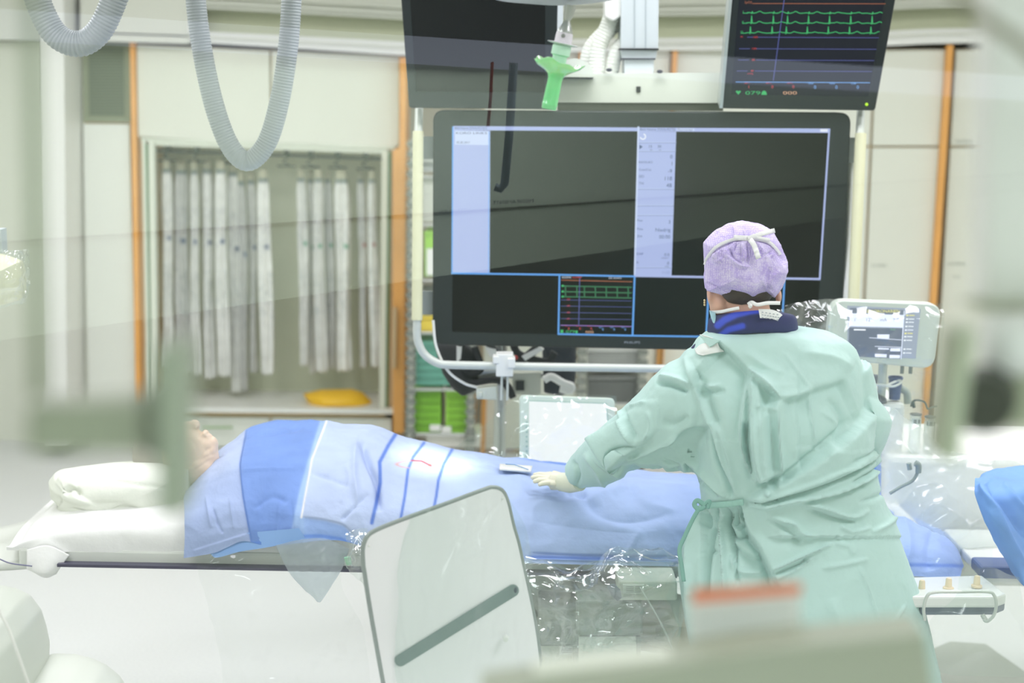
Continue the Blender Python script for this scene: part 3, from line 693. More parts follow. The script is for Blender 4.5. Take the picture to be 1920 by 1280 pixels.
# boom
bm = thing('monitor_boom', 'white ceiling column with crossbeam, hoses and tube frame that carries the monitors', 'monitor mount', P(1200, 200, 5.3))
Malu = mat('aluminium_pale', (206, 216, 218), 0.35, 0.25)
b = MB(); b.spx([(1166, -170), (1237, -170), (1234, 92), (1164, 92)], 5.22, .16)
for x in (1189, 1210): b.spx([(x, -170), (x + 2, -170), (x + 1.5, 92), (x, 92)], 5.217, .01, 1)
b.build('column', [Malu, mat('aluminium_line', (176, 188, 190), .4, .2)], parent=bm, smooth=False)
b = MB(); b.spx([(1162, 90.5), (1235, 90.5), (1235, 94), (1162, 94)], 5.21, .18, 1); b.spx([(1165, 94), (1232, 94), (1230, 109), (1167, 109)], 5.225, .15); b.spx([(1167, 109), (1229, 109), (1229, 112), (1167, 112)], 5.22, .16, 1); b.spx([(1171, 112), (1226, 112), (1225, 138), (1171, 138)], 5.23, .13)
b.build('column_foot', [Malu, Mdark], parent=bm, smooth=False)
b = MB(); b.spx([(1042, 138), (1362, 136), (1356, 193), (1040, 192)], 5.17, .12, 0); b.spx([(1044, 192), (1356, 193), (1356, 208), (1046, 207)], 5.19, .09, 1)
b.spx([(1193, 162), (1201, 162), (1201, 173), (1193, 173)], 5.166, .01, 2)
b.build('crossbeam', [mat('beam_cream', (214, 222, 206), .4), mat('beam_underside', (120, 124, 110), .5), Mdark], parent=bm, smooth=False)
b = MB(); b.spx([(1050, 144), (1056, 113), (1080, 109), (1098, 116), (1108, 124), (1115, 140), (1115, 145)], 5.12, .1, 0); b.spx([(1052, 145), (1113, 145), (1110, 149), (1054, 149)], 5.12, .1, 1)
b.build('bracket', [mat('beam_cream', (214, 222, 206), .4), Mdark], parent=bm, smooth=False)
b = MB(); b.spx([(1040, 0), (1056, 0), (1056, 140), (1041, 140)], 5.2, .05); b.build('side_strut', Malu, parent=bm, smooth=False)
def corr(name, pts, r, label, mt, parent=None, pitch=.011, amp=.09, seg=20, n=400, group=None):
    p = spline(pts, n); L = np.linalg.norm(np.diff(p, axis=0), axis=1).sum(); k = max(60, int(L / pitch) * 6)
    p = resample(p, k); s = np.linspace(0, L, k)
    rr = r * (1 - amp + amp * np.abs(np.sin(s / pitch * PI)) ** .6)
    b = MB(); b.tube(p, rr, seg=seg)
    o = b.build(name, mt, parent=parent, ang=0)
    if parent is None: tag(o, label, 'hose', group)
    return o
Mhosew = mat('hose_white', (226, 230, 220), 0.45)
corr('corrugated_hose', [P(1150, 20, 5.3), P(1138, 55, 5.3), P(1122, 90, 5.3), P(1118, 138, 5.3)], .028, '', Mhosew, bm)
corr('corrugated_hose', [P(1168, 28, 5.36), P(1135, 62, 5.36), P(1108, 95, 5.36), P(1100, 138, 5.36)], .03, '', Mhosew, bm)
corr('corrugated_hose', [P(1178, 70, 5.32), P(1156, 96, 5.3), P(1146, 138, 5.3)], .024, '', Mhosew, bm)
b = MB(); b.spx([(1133, -60), (1170, -60), (1170, 28), (1150, 40), (1134, 32)], 5.24, .1); b.build('cable_box', Mwhite, parent=bm, smooth=False, bevel=.006)
b = MB(); b.ell(P(1142, 131, 5.15), (.01, .01, .006)); b.build('bolt', Mdark, parent=bm)
b = MB(); b.ell(P(1237, 134, 5.15), (.01, .01, .006)); b.build('bolt', Mdark, parent=bm)
Mrail = mat('rail_grey_white', (206, 212, 204), .35, .1)
fp = [P(786, 203, 5.16)] + [P(784, 260, 5.1)] + [P(783, 420, 5.06), P(782, 600, 5.02)]
fb = spline([P(782, 600, 5.02), P(783, 636, 5.02), P(796, 664, 5.02), P(822, 681, 5.02), P(850, 684, 5.02)], 24)
fe = spline([P(850, 684, 5.02), P(1000, 687, 5.02), P(1250, 691, 5.02), P(1480, 696, 5.02), P(1560, 698, 5.02)], 24)
fr_ = spline([P(1560, 698, 5.02), P(1588, 690, 5.02), P(1599, 660, 5.02), P(1602, 620, 5.02)], 16)
fu = [P(1602, 620, 5.02), P(1606, 440, 5.05), P(1612, 260, 5.1), P(1614, 205, 5.16)]
b = MB(); b.tube(np.vstack([fp, fb[1:], fe[1:], fr_[1:], fu[1:]]), .0135, seg=14); b.build('tube_frame', Mrail, parent=bm)
b = MB(); b.tube([P(784, 246, 5.1), P(782, 600, 5.02)], .0175, seg=14); b.build('grip_sleeve', Mcream, parent=bm)
b = MB(); b.tube([P(1614, 250, 5.1), P(1600, 570, 5.02)], .0185, seg=14); b.build('grip_sleeve', Mcream, parent=bm)
b = MB(); b.tube([P(1598, 300, 5.16), P(1588, 560, 5.1)], .012, seg=10); b.build('back_tube', Mwhite, parent=bm)
for c in ((790, 256, 818, 298), (792, 546, 818, 590), (1580, 258, 1608, 305)):
    b = MB(); b.rpx(*c, 5.13, .02); b.build('monitor_clip', mat('clip_grey', (140, 148, 146), .4), parent=bm, smooth=False)
b = MB(); b.tube([P(832, 696, 5.02), P(900, 683, 5.02)], .006); 
b = MB(); b.rpx(930, 664, 962, 706, 4.98, .06); b.rpx(924, 668, 936, 682, 4.975, .05); b.rpx(952, 672, 966, 690, 4.97, .05)
b.build('rail_clamp', Mwhite, parent=bm, smooth=False, bevel=.003)
b = MB(); b.tube([P(941, 700, 5.0), P(940, 750, 5.0)], .004); b.build('hanging_rod', Mrail, parent=bm)
b = MB(); b.tube([P(952, 700, 5.0), P(951, 750, 5.0)], .004); b.build('hanging_rod', Mrail, parent=bm)
b = MB(); b.tube(spline([P(812, 600, 5.05), P(818, 650, 5.04), P(840, 695, 5.04), P(870, 718, 5.04), P(895, 726, 5.04)], 30), .0045, seg=8); b.build('loose_cable', Mwhite, parent=bm)
b = MB(); b.spx([(893, 728), (932, 724), (932, 750), (893, 748)], 5.02, .05); b.spx([(896, 735), (905, 735), (905, 745), (896, 745)], 5.015, .01); b.build('junction_box', mat('box_cream', (206, 212, 198), .4), parent=bm, smooth=False, bevel=.003)

# black padded gear hanging behind under the display
eq = thing('padded_gear', 'black padded straps and cushions with silver plates hanging beneath the big display', 'equipment', P(960, 750, 5.5))
b = MB(); b.sil([(812, 640), (870, 642), (900, 660), (896, 730), (868, 743), (848, 728), (830, 700)], (860, 690), 5.5, .05, .05); b.build('cushion', Mblack, parent=eq)
b = MB(); b.sil([(1016, 640), (1080, 642), (1079, 700), (1076, 735), (1050, 742), (1020, 736)], (1048, 690), 5.55, .03, .05); b.build('cushion', mat('navy_fabric', (40, 46, 58), .7), parent=eq)
for pts, r in (([(866, 640), (862, 690), (880, 716), (925, 712), (950, 722), (962, 745)], .013), ([(890, 650), (902, 690), (884, 700), (868, 690)], .012), ([(915, 640), (935, 668), (975, 675), (1010, 650)], .016), ([(960, 640), (975, 665), (1025, 678), (1040, 660)], .014)):
    b = MB(); b.tube(spline([P(x, y, 5.46) for x, y in pts], 30), r, seg=10); b.build('strap', Mblack, parent=eq)
b = MB(); b.spx([(896, 696), (936, 694), (937, 716), (897, 716)], 5.5, .04); b.build('plate', Msteel, parent=eq, smooth=False)
b = MB(); b.spx([(960, 700), (1014, 698), (1014, 738), (1000, 742), (962, 738)], 5.5, .04); b.build('plate', mat('plate_cream', (200, 204, 190), .4), parent=eq, smooth=False)
b = MB(); b.spx([(967, 714), (983, 714), (983, 732), (967, 732)], 5.49, .01); b.build('latch', Mdark, parent=eq, smooth=False)
for q4 in ([(910, 650), (930, 655), (932, 672), (918, 668)], [(978, 668), (1012, 650), (1020, 655), (985, 676)], [(856, 650), (866, 650), (864, 672), (856, 680)]):
    b = MB(); b.spx(q4, 5.44, .02); b.build('buckle', Mwhite, parent=eq, smooth=False)
b = MB(); pz = P(938, 745, 5.52); b.tube([pz + [0, 0, .3], [pz[0], 5.52, .04]], .022); b.build('stand_pole', Msteel, parent=eq)
b = MB(); b.box((pz[0], 5.52, .02), (.5, .45, .04)); b.build('stand_foot', Mrail, parent=eq, smooth=False)
b = MB(); b.tube([P(860, 702, 5.53), P(1060, 705, 5.56)], .012); b.build('cross_rod', Msteel, parent=eq)
b = MB(); b.tube(spline([P(1020, 712, 5.46), P(1034, 706, 5.46), P(1056, 718, 5.46), P(1072, 724, 5.46), P(1068, 732, 5.46), P(1050, 728, 5.46)], 24), [.014] * 24, seg=10); b.build('white_grip', Mwhite, parent=eq)
b = MB(); b.ell(P(967, 670, 5.42), (.008, .006, .008)); b.build('red_button', mat('red_plastic', (190, 60, 60), .4), parent=eq)

# surgical lamp with sterile handle
lampY = 3.5
sl = thing('surgical_lamp', 'white surgical lamp head with green sterile handle hanging over the monitors', 'surgical lamp', P(1050, 0, lampY))
b = MB(); c = P(1075, -120, lampY); b.lathe([(0.001, .135), (.10, .133), (.19, .115), (.215, .09), (.22, .06), (.18, .0), (.001, -.02)], c + [0, 0, .0], (0.08, -.1, -1), seg=48); b.build('lamp_head', mat('lamp_white', (216, 220, 218), .3), parent=sl)
def ax(a, b_, t): return a + (b_ - a) * t
h0 = P(1070, 10, lampY); h1 = P(1029, 205, lampY); d = h1 - h0; Lh = np.linalg.norm(d)
def q(f): return Lh * f
px_ = lampY / F_PX
b = MB(); b.lathe([(10 * px_, q(0)), (9 * px_, q(.1)), (5.5 * px_, q(.14)), (5.5 * px_, q(.145)), (8 * px_, q(.18)), (14 * px_, q(.245)), (14 * px_, q(.262))], h0, d); b.build('handle_socket', Msteel, parent=sl)
b = MB(); b.lathe([(15.2 * px_, q(.262)), (16 * px_, q(.30)), (16 * px_, q(.355)), (20 * px_, q(.358)), (28 * px_, q(.362)), (28.5 * px_, q(.367)), (26 * px_, q(.372)), (15 * px_, q(.38))], h0, d); b.build('collar', mat('collar_white', (240, 236, 242), .3), parent=sl)
b = MB(); b.ell(P(1056, 67, lampY - .021), (.0045, .002, .0045), nu=8, nv=12); b.build('collar_screw', Mgrey, parent=sl)
b = MB(); b.lathe([(15 * px_, q(.38)), (17.5 * px_, q(.39)), (17.5 * px_, q(.475)), (13.8 * px_, q(.485)), (12.8 * px_, q(.56)), (12 * px_, q(.66))], h0, d); b.build('handle_core', mat('mint_plastic', (196, 236, 206), .35), parent=sl)
# flared sterile cover: wavy saucer rim running into a tube
dn = d / Lh; u = np.cross(dn, [0, 1, 0]); u /= np.linalg.norm(u); v = np.cross(dn, u); A = []
prof = [(47, .545), (40, .585), (30, .615), (22, .64), (16, .665), (13.6, .70), (13.4, .74), (13.8, .80), (14, .88), (14.2, .945), (14.6, .95), (14.6, .955), (14, .96), (13.8, .995), (12, 1.0), (.3, 1.0)]
for r_, f_ in prof:
    row = []
    for k in range(72):
        a = k / 72 * 2 * PI; wv = max(0, (r_ - 18) / 29)
        rr = r_ * (1 + .06 * wv * math.sin(5 * a + 1)); lift = wv ** 1.4 * (2.5 * math.sin(7 * a) + 4 * math.sin(3 * a + 2) - 1) * px_
        row.append(h0 + dn * (q(f_) - lift) + (u * math.cos(a) + v * math.sin(a)) * rr * px_)
    A.append(row)
b = MB(); b.grid(np.array(A), cv=True); Mgr = mat('green_sterile_plastic', (104, 222, 128), .18, coat=.4)
Mgr.node_tree.nodes['Principled BSDF'].inputs['Subsurface Weight'].default_value = .25
o = b.build('sterile_cover', Mgr, parent=sl, ang=0); md = o.modifiers.new('t', 'SOLIDIFY'); md.thickness = .0012
# its beam on the drape
ls = bpy.data.lights.new('surgical_beam', 'SPOT'); ls.energy = 260; ls.spot_size = math.radians(11.5); ls.spot_blend = 1.0; ls.shadow_soft_size = .05; ls.color = (.97, .98, 1)
lo = bpy.data.objects.new('surgical_beam', ls); scene.collection.objects.link(lo)
src = P(985, 22, lampY) + [0, 0, -.005]; lo.location = Vector(src.tolist())
lo.rotation_euler = (Vector(P(815, 885, 4.5).tolist()) - lo.location).to_track_quat('-Z', 'Y').to_euler()

# hanging grey hoses
Mhose = mat('hose_grey', (156, 164, 164), .45)
corr('corrugated_hose', [P(52, -60, 3.9), P(78, 20, 3.9), P(108, 68, 3.9), P(150, 82, 3.9), P(186, 58, 3.9), P(214, 0, 3.9), P(232, -60, 3.9)], .032, 'thick grey corrugated hose looping down at the top left corner', Mhose, pitch=.0085, amp=.10)
corr('corrugated_hose', [P(366, -60, 4.6), P(368, 10, 4.6), P(382, 110, 4.6), P(404, 205, 4.6), P(432, 275, 4.6), P(465, 302, 4.6), P(500, 268, 4.6), P(524, 190, 4.6), P(540, 90, 4.6), P(546, 10, 4.6), P(548, -60, 4.6)], .0295, 'long pale corrugated hose hanging in a loop before the pouch cabinet', Mhose, pitch=.0085, amp=.07)

# bright tablet display behind the patient
tb, pl = monitor('tablet_display', 'white framed display with a blank bright screen behind the draped patient', [(974, 740), (1152, 746), (1160, 905), (974, 900)], [4.98, 4.98, 4.93, 4.93], 10, .04, [(992, 752), (1137, 757), (1142, 880), (992, 876)], Mbody=mat('tablet_frame', (214, 226, 214), .35), Mscreen=E('tablet_white', (246, 247, 252), 1.15))
g = MB(); dl(g, pl, [(992, 751), (1137, 756), (1140, 800)], 1.5, 0, .003)
for i in range(9): dp(g, pl, [(986, 790 + i * 9), (989, 790 + i * 9), (989, 793 + i * 9), (986, 793 + i * 9)], 0, .003)
g.build('frame_marks', mat('mark_teal', (150, 190, 180), .5), parent=tb, smooth=False)
b = MB(); b.tube([P(1060, 890, 5.0), P(1060, 890, 5.0) * [1, 1, 0] + [0, 0, .05]], .02); b.build('stand_pole', Mrail, parent=tb)
b = MB(); c = P(1060, 890, 5.0); b.box((c[0], c[1], .02), (.45, .35, .04)); b.build('stand_foot', Mrail, parent=tb, smooth=False)
Mfilm = plastic('clear_film'); Mfilm2 = plastic('clear_film_heavy', fac=.18, edge=.5, bodyf=.45, bscale=22)
def film(name, net, label, cat='plastic cover', amp=.02, sc=6, m=None, nu=60, nv=60, seed=3, parent=None, st=(1, 1, 1)):
    A = surf(np.array([[P(*q_) for q_ in row] for row in net]), nu, nv); N = gridnormals(A)
    V = ridged(A.reshape(-1, 3), N.reshape(-1, 3), amp, sc, seed, st)
    b = MB(); b.grid(V.reshape(A.shape)); o = b.build(name, m or Mfilm, parent=parent, ang=0)
    if parent is None: tag(o, label, cat)
    return o
film('plastic_cover', [[(975, 738, 4.9), (1060, 738, 4.9), (1156, 742, 4.9)], [(925, 782, 4.88), (1050, 780, 4.87), (1158, 790, 4.87)], [(870, 825, 4.86), (1040, 830, 4.85), (1166, 840, 4.85)], [(835, 852, 4.84), (1030, 880, 4.83), (1175, 885, 4.83)]],
     'clear plastic cover sloping down to the left over the bright display', amp=.012, sc=5)
# ================================================================ patient table
def lerp(a, b, t): return a + (b - a) * t
Msheet = mat('white_sheet', (240, 241, 238), .75, bump=.25, bscale=25, bdist=.01)
Msheetg = mat('offwhite_linen', (234, 238, 226), .8, bump=.3, bscale=30, bdist=.01)
tz = P(300, 1063, 4.14)[2]     # height of the table top edge
tb_ = thing('patient_table', 'long white covered patient table with dark edged top under the patient', 'table', (P(1000, 1063, 4.5)[0], 4.55, 0))
b = MB(); x0 = P(30, 1060, 4.15)[0]; x1 = P(1765, 1060, 4.15)[0]
b.box(((x0 + x1) / 2, 4.5, tz + .012), (x1 - x0, .66, .05)); b.box(((x0 + x1) / 2, 4.5, tz - .012), (x1 - x0 - .04, .60, .02))
b.build('table_top', mat('tabletop_white', (226, 230, 222), .4), parent=tb_, smooth=False, bevel=.008)
b = MB(); xa = P(108, 1066, 4.14)[0]; xb = P(1270, 1062, 4.14)[0]; b.box(((xa + xb) / 2, 4.15, tz + .001), (xb - xa, .03, .008))
b.build('edge_rail', mat('edge_rail_dark', (74, 72, 92), .4), parent=tb_, smooth=False)
# mattress with rounded ends: loft along x
def xz(px, py, Y): return P(px, py, Y)
cols = []
for px, pt, pb in ((40, 1038, 1058), (52, 1008, 1060), (75, 990, 1062), (130, 973, 1063), (220, 965, 1062), (340, 962, 1061), (620, 958, 1060), (1000, 966, 1062), (1400, 990, 1068), (1640, 1016, 1074), (1740, 1046, 1078), (1752, 1060, 1078)):
    top = P(px, pt, 4.24)[2]; bot = tz + .03; x = P(px, pt, 4.3)[0]; top = max(top, bot + .02)
    sec = [(4.80, bot), (4.82, lerp(bot, top, .5)), (4.80, top), (4.55, top + .008), (4.30, top + .004), (4.205, top - .012), (4.175, lerp(bot, top, .6)), (4.172, bot)]
    cols.append([(x, a, c) for a, c in sec])
A = surf(np.array(cols), 160, 50); N = gridnormals(A)
V = A.reshape(-1, 3); NN = N.reshape(-1, 3)
V = soft(V, NN, .006, 7, 2, (1, 1, 2))
V = folds(V, NN, [('r', [(52, 1035), (80, 1020), (100, 1022), (140, 1045), (175, 1058)], 7, 9), ('r', [(140, 1052), (250, 1048), (330, 1052)], 5, 4), ('r', [(230, 1000), (240, 1050)], 9, -3), ('r', [(330, 985), (340, 1050)], 9, -4), ('r', [(420, 980), (415, 1055)], 8, 3)], facing=False)
b = MB(); b.grid(V.reshape(A.shape)); b.build('mattress', Msheet, parent=tb_, ang=0)
# sheet corner hanging at the head end
A = surf([[P(50, 1030, 4.165), P(90, 1022, 4.16), P(130, 1040, 4.158)], [P(50, 1052, 4.15), P(88, 1050, 4.14), P(116, 1060, 4.15)], [P(50, 1066, 4.15), P(80, 1074, 4.13), P(108, 1072, 4.15)], [P(54, 1068, 4.16), P(84, 1083, 4.15), P(106, 1076, 4.16)]], 30, 30)
b = MB(); b.grid(A); o = b.build('sheet_corner', Msheet, parent=tb_, ang=0); o.modifiers.new('t', 'SOLIDIFY').thickness = .003
# head end of the table: curved extension plate
A = []
for px, py in ((130, 938), (100, 948), (50, 986), (0, 1028), (-80, 1050)):
    a = P(px, py, 4.45); A.append([(a[0], 4.78, a[2]), (a[0], 4.5, a[2]), (a[0] - .01, 4.3, max(tz, a[2] - .02)), (a[0], 4.2, max(tz - .02, a[2] - .10))])
b = MB(); b.grid(surf(A, 30, 16)); o = b.build('head_plate', mat('tabletop_white', (226, 230, 222), .4), parent=tb_, ang=0); o.modifiers.new('t', 'SOLIDIFY').thickness = .02
b = MB(); b.tube(spline([P(-60, 1020, 4.12), P(0, 1048, 4.12), P(22, 1056, 4.12), P(60, 1061, 4.14)], 20), .0018, seg=6); b.build('thin_cable', mat('cable_violet', (120, 120, 150), .4), parent=tb_)
# pedestal
ped = MB(); Mp1 = mat('pedestal_grey', (138, 146, 136), .45); Mp2 = mat('pedestal_white', (214, 219, 206), .4)
ped.rpx(1082, 1126, 1205, 1192, 4.02, .3, 0); ped.rpx(1010, 1140, 1084, 1212, 4.10, .3, 0)
ped.build('column_head', Mp1, parent=tb_, smooth=False, bevel=.006)
b = MB(); z1 = P(1100, 1190, 4.05)[2]; xa = P(1075, 1200, 4.05)[0]; xb = P(1203, 1200, 4.05)[0]; b.box(((xa + xb) / 2, 4.25, z1 / 2), (xb - xa, .4, z1)); b.build('column', Mp1, parent=tb_, smooth=False, bevel=.01)
b = MB(); b.spx([(1085, 1193), (1193, 1192), (1193, 1290), (1085, 1290)], 4.03, .02); b.build('cover_panel', Mp2, parent=tb_, smooth=False, bevel=.003)
b = MB(); xa = P(960, 1210, 4.12)[0]; b.box(((xa + P(1078, 1200, 4.12)[0]) / 2, 4.3, z1 / 2 - .01), (P(1078, 1200, 4.12)[0] - xa, .36, z1 - .02)); b.build('side_housing', Mp2, parent=tb_, smooth=False, bevel=.015)
xc = P(1010, 1100, 4.4)[0]; b = MB(); b.box((xc + .12, 4.5, (P(1100, 1150, 4.4)[2] + tz) / 2), (.5, .5, tz - P(1100, 1150, 4.4)[2] - .03)); b.build('carriage', mat('carriage_grey', (176, 182, 172), .45), parent=tb_, smooth=False, bevel=.01)
b = MB(); b.box((xc + .1, 4.4, .04), (1.1, .8, .08)); b.build('foot_plate', Mp2, parent=tb_, smooth=False, bevel=.01)
b = MB(); b.rpx(1049, 1198, 1076, 1228, 4.105, .004, 0); pl = PY(4.103)
c0 = (1058, 1207)
for k in range(3): dl(b, pl, [(c0[0] - 3 + 3 * k, c0[1] - (5 if k == 1 else 3.5)), (c0[0] - 3 + 3 * k, c0[1] + (5 if k == 1 else 3.5))], 1.6, 1, .001)
dl(b, pl, [(c0[0] - 5, c0[1]), (c0[0] + 5, c0[1])], 1.2, 1, .001)
dt(b, pl, 'Ran', 1064, 1209, 9, 2, .001, width=12)
for i in range(3): dl(b, pl, [(1053, 1217 + i * 3), (1072, 1216 + i * 3)], .9, 2, .001)
b.build('maker_label', [Mwhite, mat('maroon_print', (140, 30, 70), .5), mat('dark_print', (70, 74, 80), .5)], parent=tb_, smooth=False)
b = MB(); b.rpx(1168, 1096, 1208, 1113, 3.99, .006, 0); pl = PY(3.989)
for i in range(4):
    dl(b, pl, [(1174, 1100 + i * 3.2), (1188, 1099.7 + i * 3.2)], .8, 1, .001); dl(b, pl, [(1191, 1099.7 + i * 3.2), (1203, 1099.4 + i * 3.2)], .8, 1, .001)
b.build('rating_label', [Mp2, mat('dark_print', (70, 74, 80), .5)], parent=tb_, smooth=False)
b = MB(); b.rpx(1160, 1090, 1270, 1126, 4.0, .2, 0); b.build('rail_block', mat('block_cream', (206, 210, 192), .45), parent=tb_, smooth=False, bevel=.006)
b = MB(); b.sil([(1138, 1098), (1152, 1094), (1164, 1106), (1166, 1120), (1158, 1126), (1146, 1116)], (1152, 1110), 3.97, .02, .02); b.build('clamp_knob', mat('slate_plastic', (84, 96, 104), .4), parent=tb_)
b = MB(); b.ell(P(1235, 1245, 4.2), (.008, .004, .006)); b.build('floor_mark', Mgrey, parent=tb_)
for i, (y_, r_) in enumerate(((1140, .05), (1176, .055), (1206, .03))):
    b = MB(); b.tube(spline([P(1204, y_ - 6, 4.25), P(1250, y_ + 2, 4.2), P(1300, y_ + 12, 4.15), (P(1300, y_ + 12, 4.15) + [.3, 0, -.02])], 24), r_, seg=18)
    o = b.build('cable_duct', [mat('duct_cream', (214, 214, 190), .45), mat('duct_cream', (214, 214, 190), .45), mat('duct_olive', (140, 138, 100), .5)][i], parent=tb_)

# folded linen bundle as head rest
pil = MB()
pil.sil([(94, 900), (104, 886), (130, 880), (200, 872), (300, 868), (352, 880), (356, 950), (345, 972), (290, 991), (240, 985), (160, 976), (124, 966), (98, 926)], (225, 932), 4.42, .14, .16, rows=60, n=260, pw=.62)
V = pil.verts(); c = V.mean(0); N = (V - c); N[:, 0] *= .25; N /= np.linalg.norm(N, axis=1)[:, None]
V = folds(V, N, [('s', [(100, 905), (118, 892), (140, 905), (152, 932), (200, 950), (290, 965), (345, 966)], 3, 14, 60), ('s', [(98, 925), (124, 938), (160, 944), (200, 938), (240, 946), (300, 978)], 3, -12, 40), ('r', [(122, 925), (138, 917), (150, 932)], 6, -26),
                 ('r', [(160, 890), (230, 905), (345, 918)], 4, -5), ('r', [(190, 962), (215, 952), (252, 966), (285, 985)], 4, -8), ('r', [(130, 952), (170, 960), (210, 958)], 3, -6), ('s', [(108, 965), (150, 976), (240, 978)], 2.5, 8, 20)], facing=False)
V = soft(V, N, .008, 9, 5); pil.v = [V]
o = pil.build('folded_linen', Msheetg, ang=0); tag(o, 'rumpled roll of white folded linen on the head end of the table', 'pillow')

# ================================================================ patient lying on the table
pt = thing('person', 'person lying on the back under blue surgical drapes, bare face turned up', 'person', (P(380, 950, 4.5)[0], 4.5, tz + .09))
Mskin = mat('skin_elder', (238, 214, 190), .55, noise_amt=.10, nscale=25, bump=.25, bscale=120, bdist=.0015)
Mskin.node_tree.nodes['Principled BSDF'].inputs['Subsurface Weight'].default_value = .12
Mskin.node_tree.nodes['Principled BSDF'].inputs['Subsurface Radius'].default_value = (.02, .008, .005)
k = mpp(4.5); b = MB()
def Q(x, y, Yd=4.5): return P(x, y, Yd)
b.ell(Q(322, 850), (62 * k, .078, 58 * k)); b.ell(Q(352, 848), (42 * k, .062, 52 * k))           # skull and face
b.ell(Q(384, 836), (22 * k, .035, 22 * k)); b.ell(Q(397, 832), (12.5 * k, .022, 15 * k)); b.ell(Q(399, 842), (10 * k, .03, 15 * k))  # jaw, chin
b.ell(Q(372, 856), (40 * k, .05, 34 * k)); b.ell(Q(352, 800), (17 * k, .020, 11 * k)); b.ell(Q(364, 795), (11 * k, .016, 9 * k)); b.ell(Q(369, 798), (6 * k, .02, 6 * k))  # nose
b.ell(Q(384, 812), (8 * k, .022, 6.5 * k)); b.ell(Q(390, 817), (7 * k, .02, 6 * k))            # lips
b.ell(Q(336, 806), (18 * k, .045, 10 * k)); b.ell(Q(318, 822, 4.455), (11 * k, .013, 5 * k)); b.ell(Q(318, 822, 4.545), (11 * k, .013, 5 * k))
b.ell(Q(330, 862, 4.415), (9 * k, .012, 15 * k)); b.ell(Q(330, 862, 4.585), (9 * k, .012, 15 * k))  # ears
b.tube([Q(365, 868), Q(392, 892), Q(450, 912)], [.062, .055, .06], seg=20)
b.ell(Q(530, 912), (.21, .18, .095)); b.ell(Q(700, 925), (.23, .16, .085)); b.ell(Q(890, 945), (.22, .16, .07)); b.ell(Q(510, 918), (.10, .21, .06))
for s_ in (-1, 1):
    b.tube([Q(960, 955) + [0, .08 * s_, 0], Q(1250, 972) + [0, .08 * s_, 0], Q(1340, 975) + [0, .08 * s_, .0], Q(1600, 1015) + [0, .08 * s_, 0], Q(1640, 1020) + [0, .08 * s_, 0]], [.065, .052, .05, .036, .036], seg=16)
    b.tube([Q(1640, 1020) + [0, .08 * s_, 0], Q(1660, 996) + [0, .09 * s_, .01]], [.036, .024], seg=12)
    b.tube([Q(480, 925) + [0, .18 * s_, 0], Q(680, 962) + [0, .19 * s_, -.02], Q(850, 972) + [0, .18 * s_, -.02], Q(905, 975) + [0, .16 * s_, -.02]], [.045, .035, .03, .026], seg=14)
V, Fs, N = remesh(b, .0042, 5)
V = folds(V, N, [('r', [(382, 805), (376, 812), (372, 822)], 2.2, -2.5), ('r', [(386, 813), (396, 810)], 1.5, -2.5), ('r', [(366, 798), (372, 802)], 2, -2), ('r', [(398, 838), (385, 846), (370, 866)], 2.5, -2), ('r', [(404, 850), (385, 858), (366, 872)], 2, -2),
                 ('r', [(400, 858), (378, 872), (358, 886)], 2, -1.8), ('r', [(355, 822), (366, 834), (370, 850)], 4, -1.5), ('r', [(350, 862), (372, 862), (392, 852)], 1.6, -1.2)], facing=False)
b = MB(); b.add(V, Fs); b.build('body', Mskin, parent=pt, ang=0)
b = MB(); b.ell(Q(300, 852), (52 * k, .082, 58 * k)); V = b.verts(); b.v = [V]; b.build('hair', mat('grey_hair', (190, 186, 176), .8, bump=.6, bscale=90), parent=pt)

# drape over the patient ------------------------------------------------
# columns: px, top silhouette y, near-top y, mid y, hem y
cols = [(346, 912, 925, 960, 1046), (372, 886, 905, 955, 1042), (405, 852, 885, 945, 1036), (432, 826, 870, 938, 1024), (460, 804, 862, 935, 1014), (505, 788, 858, 935, 1023), (560, 787, 860, 935, 1018), (605, 789, 862, 935, 1013), (645, 796, 866, 938, 1014),
        (700, 800, 870, 940, 1030), (755, 816, 878, 945, 1045), (810, 832, 886, 950, 1050), (870, 846, 893, 955, 1052), (940, 855, 900, 960, 1054), (1010, 862, 908, 965, 1056), (1090, 871, 912, 968, 1058), (1180, 880, 914, 970, 1060), (1280, 888, 918, 972, 1062),
        (1400, 900, 925, 980, 1066), (1540, 925, 945, 990, 1070), (1640, 946, 962, 1000, 1076), (1700, 968, 980, 1015, 1079), (1760, 990, 1006, 1030, 1082), (1790, 1015, 1028, 1048, 1081), (1803, 1052, 1058, 1066, 1080)]
net = []
for px, t, a, m_, h in cols:
    net.append([P(px, t + 60, 4.93), P(px, t + 12, 4.88), P(px, t + 1, 4.72), P(px, (t * .55 + a * .45), 4.52), P(px, a, 4.33), P(px, m_, 4.19), P(px, (m_ + h) / 2, 4.145), P(px - 2, h, 4.125)])
nu, nv = 620, 190
A = surf(net, nu, nv); N = gridnormals(A); V = A.reshape(-1, 3); NN = N.reshape(-1, 3)
V = soft(V, NN, .010, 4.0, 3, (1, 1, 1)); V = soft(V, NN, .004, 11, 8, (1, 1, .5)); V = ridged(V, NN, .0055, 5, 4, (1, .8, .5)); V = ridged(V, NN, .0016, 16, 9)
